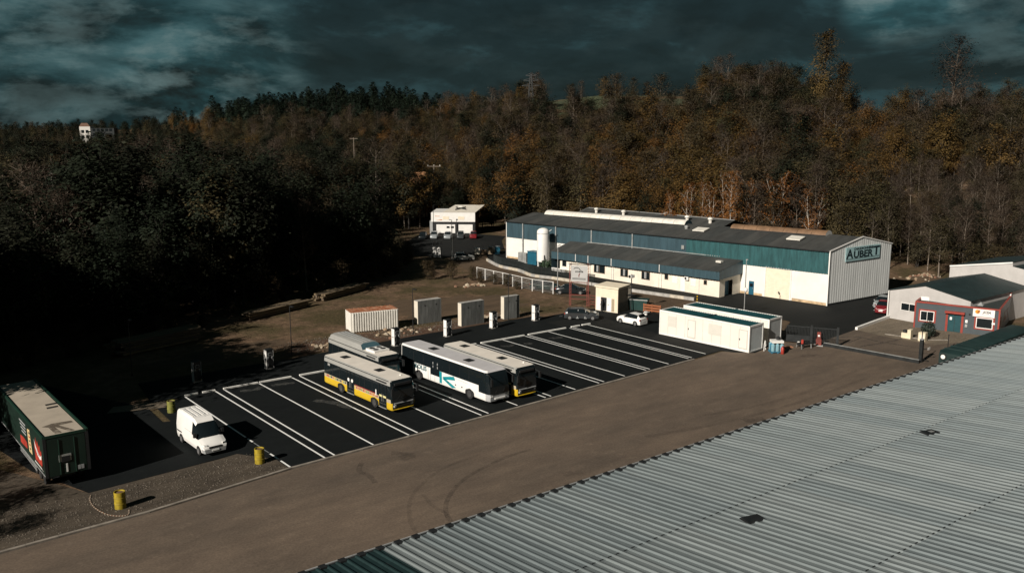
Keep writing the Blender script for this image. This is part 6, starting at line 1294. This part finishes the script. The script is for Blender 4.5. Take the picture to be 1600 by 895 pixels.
reg('olive', 3, H=12, base=.2, rad=4.0, taper=.3, limbs=18, leaves=3800, size=.18, bark=M_barkd, leafm=LM['olive'])
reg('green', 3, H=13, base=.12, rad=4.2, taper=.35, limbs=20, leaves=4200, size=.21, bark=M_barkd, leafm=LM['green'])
reg('birch', 3, H=16, base=.34, rad=2.6, limbs=18, leaves=1700, size=.17, twigs=700, bark=M_birch, leafm=LM['birch'], stems=2, up=1.0, trunk_r=.2)
reg('conifer', 3, H=17, base=.30, rad=2.7, limbs=40, leaves=3600, size=.22, bark=M_barkd, leafm=LM['conifer'], conifer=True, spread=.32)
reg('shrub', 3, H=4.2, base=.08, rad=2.2, limbs=14, leaves=900, size=.16, twigs=700, bark=M_barkd, leafm=LM['brown'], trunk_r=.07, stems=3)
reg('poplar', 1, H=26, base=.25, rad=4.2, limbs=34, leaves=5200, size=.24, twigs=2500, taper=.4, bark=M_barkp, leafm=LM['ochre'], up=1.0, trunk_r=.35)
reg('greattree', 1, H=26, base=.22, rad=6.2, limbs=26, leaves=1800, size=.24, twigs=5200, bark=M_bark, leafm=LM['twig'], trunk_r=.45, up=.8)
reg('whitebirch', 1, H=19, base=.45, rad=2.0, limbs=12, leaves=0, twigs=350, bark=M_birch, leafm=LM['twig'], up=1.15, stems=2, trunk_r=.24)
WHAT = dict(brown=('woodland_tree', 'brown leaved woodland tree in the wooded hillside'), bare=('woodland_tree', 'almost leafless grey brown tree in the wooded hillside'), ochre=('autumn_tree', 'ochre leaved autumn tree in the wooded hillside'), olive=('olive_tree', 'olive green leafed tree among the brown woodland'), green=('dark_green_tree', 'dark green dense tree in the shaded valley wood'),
            birch=('birch_tree', 'orange leaved birch with white stems behind the factory hall'), conifer=('conifer_tree', 'dark conifer on the hilltop plantation'), shrub=('brown_shrub', 'low brown shrub at the wood edge'), poplar=('poplar_tree', ''), greattree=('great_tree', ''), whitebirch=('white_birch', ''))
def plant(kind, var, u, v, s, rz, label=None, group=None, sink=.15, cat='tree'):
    nm, lb = WHAT[kind]; me, cr = TK[kind][var]
    z = float(terrain_z(u, v)) - sink; r = thing(nm, label or lb, 'shrub' if kind == 'shrub' else cat, (u, v, z), rz, group); r.scale = (s * random.uniform(.9, 1.12), s * random.uniform(.9, 1.12), s)
    put('trunk', me, r); put('crown', cr, r); return r
def at(px, D): h = R(heading(px)); return D * math.sin(h), D * math.cos(h)
EDGE = [(-120, 103), (0, 103), (14, 104), (28, 106.5), (40, 113), (56, 121), (70, 127), (80, 132), (87, 140), (90, 150), (96, 163), (104, 176), (117, 184), (130, 178), (134, 165), (136, 150), (138, 134), (140, 100), (144, 64), (146, 50), (146, 20), (150, -60), (400, -60), (500, 300), (300, 1200), (-400, 1200), (-120, 400)]
def inside(u, v, poly=EDGE):
    c = False; n = len(poly)
    for i in range(n):
        x1, y1 = poly[i]; x2, y2 = poly[(i + 1) % n]
        if (y1 > v) != (y2 > v) and u < (x2 - x1) * (v - y1) / (y2 - y1) + x1: c = not c
    return c
def forest():
    rng = random.Random(21); cand = []
    D = 100.
    def field(px, D):
        return (845 < px < 1090 and D > 345) or (1322 < px < 1378 and D > 330) or (px > 1380 and D > 395) or (1378 <= px and 350 < D and rng.random() < .5)
    while D < 1500:
        step = 4.6 if D < 200 else 5.4 if D < 330 else 6.6 if D < 480 else 8.5 if D < 760 else 14
        h = heading(-450 if D < 330 else -60)
        h1 = heading(2300 if D < 330 else 1720 if D < 700 else 420)
        while h < h1:
            hh = h + rng.uniform(-.45, .45) * math.degrees(step / D); dd = D + rng.uniform(-.5, .5) * step
            u, v = dd * math.sin(R(hh)), dd * math.cos(R(hh)); px = 800 + 1380 * math.tan(R(hh - 39.2)) if abs(hh - 39.2) < 80 else (-9999 if hh < 39 else 9999)
            h += math.degrees(step / D)
            if not inside(u, v) or field(px, dd): continue
            d1 = float(np.interp(hh, HH, H1)); d0 = float(np.interp(hh, HH, H0))
            if px > 300 and dd > d1 + 25: continue
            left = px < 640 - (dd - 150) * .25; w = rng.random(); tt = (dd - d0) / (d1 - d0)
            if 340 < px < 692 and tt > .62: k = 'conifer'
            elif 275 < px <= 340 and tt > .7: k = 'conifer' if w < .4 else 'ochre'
            elif px < 690 and dd < 190: k = 'green' if w < .80 else 'olive' if w < .9 else 'bare'  # left sector takes dark kinds: shade of the wood put into leaf colour
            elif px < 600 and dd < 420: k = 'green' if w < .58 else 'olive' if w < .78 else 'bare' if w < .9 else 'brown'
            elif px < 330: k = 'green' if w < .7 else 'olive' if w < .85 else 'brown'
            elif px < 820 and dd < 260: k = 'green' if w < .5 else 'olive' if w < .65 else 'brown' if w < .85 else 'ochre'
            else: 
                patch = .5 + .5 * math.sin(u * .045 + 2 * math.sin(v * .021)) * math.sin(v * .05 + 1.7 * math.sin(u * .017))
                if patch > .55: k = 'ochre' if w < .5 else 'brown' if w < .62 else 'olive' if w < .85 else 'bare'
                elif patch > .4: k = 'brown' if w < .36 else 'bare' if w < .62 else 'olive' if w < .82 else 'green' if w < .92 else 'ochre'
                else: k = 'olive' if w < .32 else 'green' if w < .52 else 'bare' if w < .78 else 'brown'
            if px > 1375 and dd < 240:
                k = 'bare' if w < .38 else 'brown' if w < .55 else 'green' if w < .62 else 'shrub'
            grow = .55 if (135 < v < 188 and 72 < u < 108) else 1.08 if (px < 330 and dd < 150) else 1.0
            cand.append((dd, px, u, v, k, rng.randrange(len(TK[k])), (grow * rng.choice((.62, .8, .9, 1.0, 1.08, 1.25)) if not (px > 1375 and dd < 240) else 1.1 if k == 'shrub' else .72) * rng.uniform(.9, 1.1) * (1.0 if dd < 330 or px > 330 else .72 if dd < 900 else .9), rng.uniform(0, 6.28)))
        D += step * .92
    # those that show largest stand as single trees, the remainder of each kind as one mass
    vis = [c for c in cand if -40 < c[1] < 1640]; vis.sort(key=lambda c: c[0]); pick = vis[:420]; have = {(c[4], c[5]) for c in pick}
    for c in vis[420:]:
        if (c[4], c[5]) not in have: have.add((c[4], c[5])); pick.append(c)
    single = set(id(c) for c in pick)
    for c in pick:
        place = 'in the dark valley wood at left' if c[1] < 640 else 'on the slope behind the factory hall' if c[1] < 1390 else 'on the slope above the workshops'
        lab = {'brown': 'brown leaved tree', 'bare': 'nearly leafless grey brown tree', 'ochre': 'ochre leaved tree', 'olive': 'olive leaved tree', 'green': 'dark green dense tree', 'conifer': 'dark conifer', 'shrub': 'low brown thicket bush'}[c[4]] + ' ' + place
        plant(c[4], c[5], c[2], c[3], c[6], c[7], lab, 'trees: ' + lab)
    rest = {}
    for c in cand:
        if id(c) not in single: rest.setdefault(c[4], []).append(c)
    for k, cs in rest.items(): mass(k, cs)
def mass(kind, cs):
    nm = {'brown': 'brown_woodland', 'bare': 'leafless_woodland', 'ochre': 'ochre_woodland', 'olive': 'olive_woodland', 'green': 'dark_green_woodland', 'conifer': 'conifer_plantation', 'shrub': 'brown_thicket'}[kind]
    me = bpy.data.meshes.new(nm); n = len(cs); u = np.array([c[2] for c in cs]); v = np.array([c[3] for c in cs]); z = terrain_z(u, v) - .3
    me.from_pydata(np.stack([u, v, z], 1).tolist(), [], [])
    a = me.attributes.new('scl', 'FLOAT', 'POINT'); a.data.foreach_set('value', np.array([c[6] for c in cs], np.float32)); a = me.attributes.new('rot', 'FLOAT_VECTOR', 'POINT'); a.data.foreach_set('vector', np.array([(0, 0, c[7]) for c in cs], np.float32).ravel()); a = me.attributes.new('idx', 'INT', 'POINT'); a.data.foreach_set('value', np.array([c[5] for c in cs], np.int32))
    o = stuff(put(nm, me)); o['label'] = nm.replace('_', ' ') + ' covering the far slopes as one mass'; o['category'] = 'woodland'
    ng = bpy.data.node_groups.new('scatter_' + kind, 'GeometryNodeTree'); ng.interface.new_socket('Geometry', in_out='INPUT', socket_type='NodeSocketGeometry'); ng.interface.new_socket('Geometry', in_out='OUTPUT', socket_type='NodeSocketGeometry')
    N = ng.nodes; L = ng.links; gi = N.new('NodeGroupInput'); go = N.new('NodeGroupOutput'); ip = N.new('GeometryNodeInstanceOnPoints'); jn = N.new('GeometryNodeJoinGeometry'); L.new(gi.outputs[0], ip.inputs['Points'])
    for var in range(len(TK[kind])):
        j2 = N.new('GeometryNodeJoinGeometry')
        for me2 in TK[kind][var]:
            src = next((x for x in COL.objects if x.data is me2), None)
            if src is None:
                src = plant(kind, var, *at(-400, 300), 1, 0, 'tree of the ' + nm.replace('_', ' ') + ' left of the view'); src = next(x for x in COL.objects if x.data is me2)
            oi = N.new('GeometryNodeObjectInfo'); oi.transform_space = 'ORIGINAL'; oi.inputs['Object'].default_value = src; L.new(oi.outputs['Geometry'], j2.inputs[0])
        g2 = N.new('GeometryNodeGeometryToInstance'); L.new(j2.outputs[0], g2.inputs[0]); L.new(g2.outputs[0], jn.inputs[0])
    L.new(jn.outputs[0], ip.inputs['Instance']); ip.inputs['Pick Instance'].default_value = True
    def attr(n_, t): a_ = N.new('GeometryNodeInputNamedAttribute'); a_.data_type = t; a_.inputs['Name'].default_value = n_; return a_.outputs[0]
    L.new(attr('idx', 'INT'), ip.inputs['Instance Index']); L.new(attr('rot', 'FLOAT_VECTOR'), ip.inputs['Rotation']); L.new(attr('scl', 'FLOAT'), ip.inputs['Scale']); L.new(ip.outputs[0], go.inputs[0])
    md = o.modifiers.new('scatter', 'NODES'); md.node_group = ng
forest()
rng0 = random.Random(12)
# notable single trees
x, y = at(1272, 335); plant('poplar', 0, x, y, 1.36, .4, 'tall slender brown poplar rising above the right skyline', cat='tree')
x, y = at(1303, 338); plant('poplar', 0, x, y, 1.05, 2.2, 'shorter dark poplar beside the tallest slender one', cat='tree')
x, y = at(1472, 340); plant('greattree', 0, x, y, 1.4, 1.0, 'large spreading bare tree on the right skyline')
x, y = at(1410, 330); plant('bare', 1, x, y, 1.1, 1.0, 'thin bare tree on the skyline left of the great spreading one')
x, y = at(93, 175); plant('whitebirch', 0, x, y, 1.0, 1.2, 'bare white birch rising from the dark wood at far left'); x, y = at(345, 170); plant('whitebirch', 0, x, y, .72, 3.2, 'bare white birch in the middle of the left wood'); x, y = at(308, 190); plant('whitebirch', 0, x, y, .8, 5.0, 'slim bare birch left of the middle white one')
for k, (px, D, s, lab) in enumerate([(1045, 172, .8, 'slim birch left of the birch group behind the hall'), (1073, 174, .85, 'second birch from left behind the hall roof'), (1098, 176, .8, 'birch with thin stem on the brown bank'), (1117, 172, .9, 'leaning birch on the brown bank behind the hall'), (1138, 172, 1.0, 'large multi stemmed birch behind the white skylight end'), (1150, 176, .85, 'birch just right of the large multi stemmed one'), (1212, 172, 1.02, 'dense orange birch above the brown skylight'), (1200, 176, .85, 'birch left of the dense orange one'), (1232, 174, .9, 'pale stemmed birch right of the dense orange one'), (1255, 178, .9, 'thin birch at the right of the birch row'), (1270, 172, .8, 'crooked birch near the right end of the hall roof')]):
    x, y = at(px, D); plant('birch', k % 3, x, y, s, k * 1.3, lab, 'birches behind the factory hall')
# tall trees along the left bank, continuing the wood beyond the frame, throw the morning side of the lot into shade
for k in range(22):
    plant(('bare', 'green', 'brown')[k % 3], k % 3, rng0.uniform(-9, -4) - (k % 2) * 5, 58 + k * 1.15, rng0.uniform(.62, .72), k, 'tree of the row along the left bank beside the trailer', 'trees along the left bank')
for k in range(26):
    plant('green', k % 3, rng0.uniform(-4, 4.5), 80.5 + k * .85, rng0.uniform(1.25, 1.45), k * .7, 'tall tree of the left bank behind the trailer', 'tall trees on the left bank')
x, y = at(795, 215); plant('ochre', 1, x, y, 1.1, .5, 'ochre tree rising between the showroom and the factory hall')
x, y = at(1010, 178); plant('green', 1, x, y, .8, .5, 'round dark evergreen left of the birches behind the hall'); x, y = at(1165, 168); plant('green', 0, x, y, .42, .5, 'small dark evergreen between the birches behind the hall')
rng = random.Random(77)
for k in range(26):
    t = k / 25; i = int(t * 7.99); a = EDGE[2 + i]; b = EDGE[3 + i]; f = t * 8 - i; f = min(max(f, 0), 1)
    plant('shrub', k % 3, a[0] + (b[0] - a[0]) * f + rng.uniform(-1, 2), a[1] + (b[1] - a[1]) * f + rng.uniform(-3.5, -.5), rng.uniform(.5, .95), rng.uniform(0, 6), 'low brown shrub along the dark wood edge', 'shrubs along the wood edge')
for k, (u, v, s) in enumerate([(85.2, 112.5, .42), (85.9, 109.8, .38), (86.2, 107.2, .4), (85.6, 115.4, .5), (83.4, 118.2, .6), (80.5, 120.3, .62), (86.1, 104.4, .3)]): plant('shrub', k % 3, u, v, s, k, 'small reddish brown bush at the foot of the white fence', 'bushes along the white fence')

# ------------------------------------------------------------------ far things
def far():
    x, y = at(151, 880); z = 1.0; r = thing('apartment_block', 'distant apartment tower with white gable far left', 'building', (x, y, z), R(-30)); M_ap = mat('flat_dark', (.008, .012, .013), .7, var=.15)
    MB().box(0, 20, 0, 12, 0, 22).build('wall', M_ap, r); MB().box(-9, -.02, 0, 12, 0, 23.5).build('gable', mat('gable_white', (.6, .58, .54), .7, var=.1), r); MB().poly([(-9, -.1, 23.5), (0, -.1, 23.5), (-2, -.1, 26.5), (-7, -.1, 26.5)]).build('roof_end', mat('tile_brown', (.16, .09, .06), .8, var=.2), r)
    for f in range(4):
        for c in range(2): MB().box(-7.5 + c * 3.6, -5.2 + c * 3.6, -.12, -.02, 4 + f * 4.6, 6.6 + f * 4.6).build('window', M_glass, r)
    for f in range(5):
        for c in range(5): MB().box(2 + c * 3.5, 4.2 + c * 3.5, -.12, -.02, 3 + f * 4.1, 5.2 + f * 4.1).build('window', M_glass, r)
    for k, (px, D, zz, lab) in enumerate([(120, 1000, 24, 'distant pale house left of the tower'), (190, 1050, 22, 'distant grey house right of the tower'), (199, 820, 10, 'white fronted house below the tower'), (225, 1150, 20, 'distant long white house on the far ridge')]):
        x, y = at(px, D); h = thing('far_house', lab, 'house', (x, y, zz - 24), R(-35), 'far houses on the left horizon'); w = 12 + 6 * (k == 3)
        MB().box(0, w, 0, 9, 0, 12).build('wall', M_concrete, h); MB().add([(-.5, -.6, 12), (w + .5, -.6, 12), (w + .5, 9.6, 12), (-.5, 9.6, 12), (-.5, 4.5, 16), (w + .5, 4.5, 16)], [(0, 1, 5, 4), (2, 3, 4, 5), (0, 4, 3), (1, 2, 5)]).build('roof', MATS['tile_brown'], h)
        for c in range(3): MB().box(2 + c * 3.2, 3.4 + c * 3.2, -.1, -.02, 7, 9).build('window', M_glass, h)
    x, y = at(618, 245); z = float(terrain_z(x, y)); h = thing('hidden_house', 'tan roofed house half buried in the trees', 'house', (x, y, z), R(-20)); MB().box(0, 9, 0, 7, 0, 9.5).build('wall', M_cream, h); MB().add([(-.5, -.6, 9.2), (9.5, -.6, 9.2), (9.5, 7.6, 9.2), (-.5, 7.6, 9.2), (-.5, 3.5, 12.4), (9.5, 3.5, 12.4)], [(0, 1, 5, 4), (2, 3, 4, 5), (0, 4, 3), (1, 2, 5)]).build('roof', mat('tile_tan', (.34, .17, .08), .8, var=.3, scale=1.5), h)
    for c in range(2): MB().box(2 + c * 3.5, 3.4 + c * 3.5, -.1, -.02, 6, 7.6).build('window', M_glass, h)
    x, y = at(679, 225); p = thing('utility_pole', 'wooden utility pole with crossarm above the dark trees', 'pole', (x, y, -1.4), R(-39)); MB().cyl((0, 0, 0), (0, 0, 16.6), .16, .12).build('pole', mat('pole_wood', (.13, .105, .08), .8, var=.2), p); MB().box(-1.7, 1.7, -.08, .08, 16.3, 16.5).build('crossarm', MATS['pole_wood'], p); MB().box(-.5, .2, -.4, 0, 11.6, 13.2).build('transformer', M_galv, p)
    for q in (-1.5, 0, 1.5): MB().cyl((q, 0, 16.5), (q, 0, 16.8), .07).build('insulator', M_white, p)
    x, y = at(556, 270); p = thing('utility_pole', 'thin distant utility pole on the wooded slope at left', 'pole', (x, y, float(terrain_z(x, y))), R(-39)); MB().cyl((0, 0, 0), (0, 0, 21.6), .2, .14).build('pole', MATS['pole_wood'], p); MB().box(-1.2, 1.2, -.08, .08, 21.2, 21.4).build('crossarm', MATS['pole_wood'], p)
    x, y = at(829, 400); z = float(terrain_z(x, y)); p = thing('power_pylon', 'steel lattice power pylon on the wooded ridge', 'pylon', (x, y, z), R(-55)); H = 25 + .056 * 400 - z; M_py = mat('pylon_steel', (.022, .026, .028), .6, .3, var=.1)
    hw = lambda t: 2.0 * (1 - t) + .3 * t; m = MB()
    for sx in (-1, 1):
        for sy in (-1, 1): MB().bar((sx * hw(0), sy * hw(0), 0), (sx * hw(1), sy * hw(1), H), .16, .16).build('leg', M_py, p)
    for k in range(9):
        a, b = k / 9, (k + 1) / 9
        for sx, sy, tx, ty in ((-1, -1, 1, -1), (1, -1, 1, 1), (1, 1, -1, 1), (-1, 1, -1, -1)): m.bar((sx * hw(a), sy * hw(a), a * H), (tx * hw(b), ty * hw(b), b * H), .08, .08); m.bar((tx * hw(a), ty * hw(a), a * H), (sx * hw(b), sy * hw(b), b * H), .08, .08)
    m.build('lattice', M_py, p)
    for zf, w in ((.78, 4.2), (.88, 3.4), (.97, 2.4)):
        for s in (-1, 1): MB().bar((0, 0, H * zf), (s * w, 0, H * zf + .2), .25, .2).bar((0, 0, H * zf + 1.2), (s * w, 0, H * zf + .3), .12, .12).build('arm', M_py, p)
    x, y = at(1588, 330); z = float(terrain_z(x, y)); p = thing('utility_pole', 'pale pole with dark lamp on the right skyline', 'pole', (x, y, z), 0); H = 25 + .066 * 330 - z; MB().cyl((0, 0, 0), (0, 0, H), .2, .14).build('pole', M_galv, p); MB().box(-.7, .7, -.5, .5, H, H + 1.1).build('lamp', M_black, p)
    # pasture on the crest
    M_past = mat('pasture', (.036, .045, .016), .95, var=.25, scale=.05)
    for nm, a0, a1, d0, d1 in (('pasture', 835, 1095, 398, 640), ('pasture', 1318, 1382, 318, 560)):
        mb = MB(); A = np.linspace(a0, a1, 14); B = np.linspace(d0, d1, 14); gp = [[(*at(a, d), float(terrain_z(*at(a, d))) + .25) for d in B] for a in A]
        for i in range(13):
            for j in range(13): mb.quad(gp[i][j], gp[i][j + 1], gp[i + 1][j + 1], gp[i + 1][j])
        o = mb.build(nm, M_past, smooth=60); 
        if sum(q.normal.z for q in o.data.polygons) < 0: o.data.flip_normals()
        struct(o)
    rr = random.Random(5)
    for k, (px, D, kind, s) in enumerate([(905, 430, 'bare', .8), (940, 425, 'ochre', .9), (960, 428, 'ochre', .75), (985, 432, 'brown', .8), (1005, 440, 'brown', .6), (890, 418, 'brown', .75), (1395, 350, 'bare', 1.0), (1440, 345, 'brown', .9), (1530, 340, 'ochre', .7), (1560, 360, 'brown', .8), (1365, 345, 'bare', .5)]):
        x, y = at(px, D); plant(kind, k % 2, x, y, s, k * 1.1, 'small skyline tree standing along the hilltop pasture', 'skyline trees by the pasture')
far()
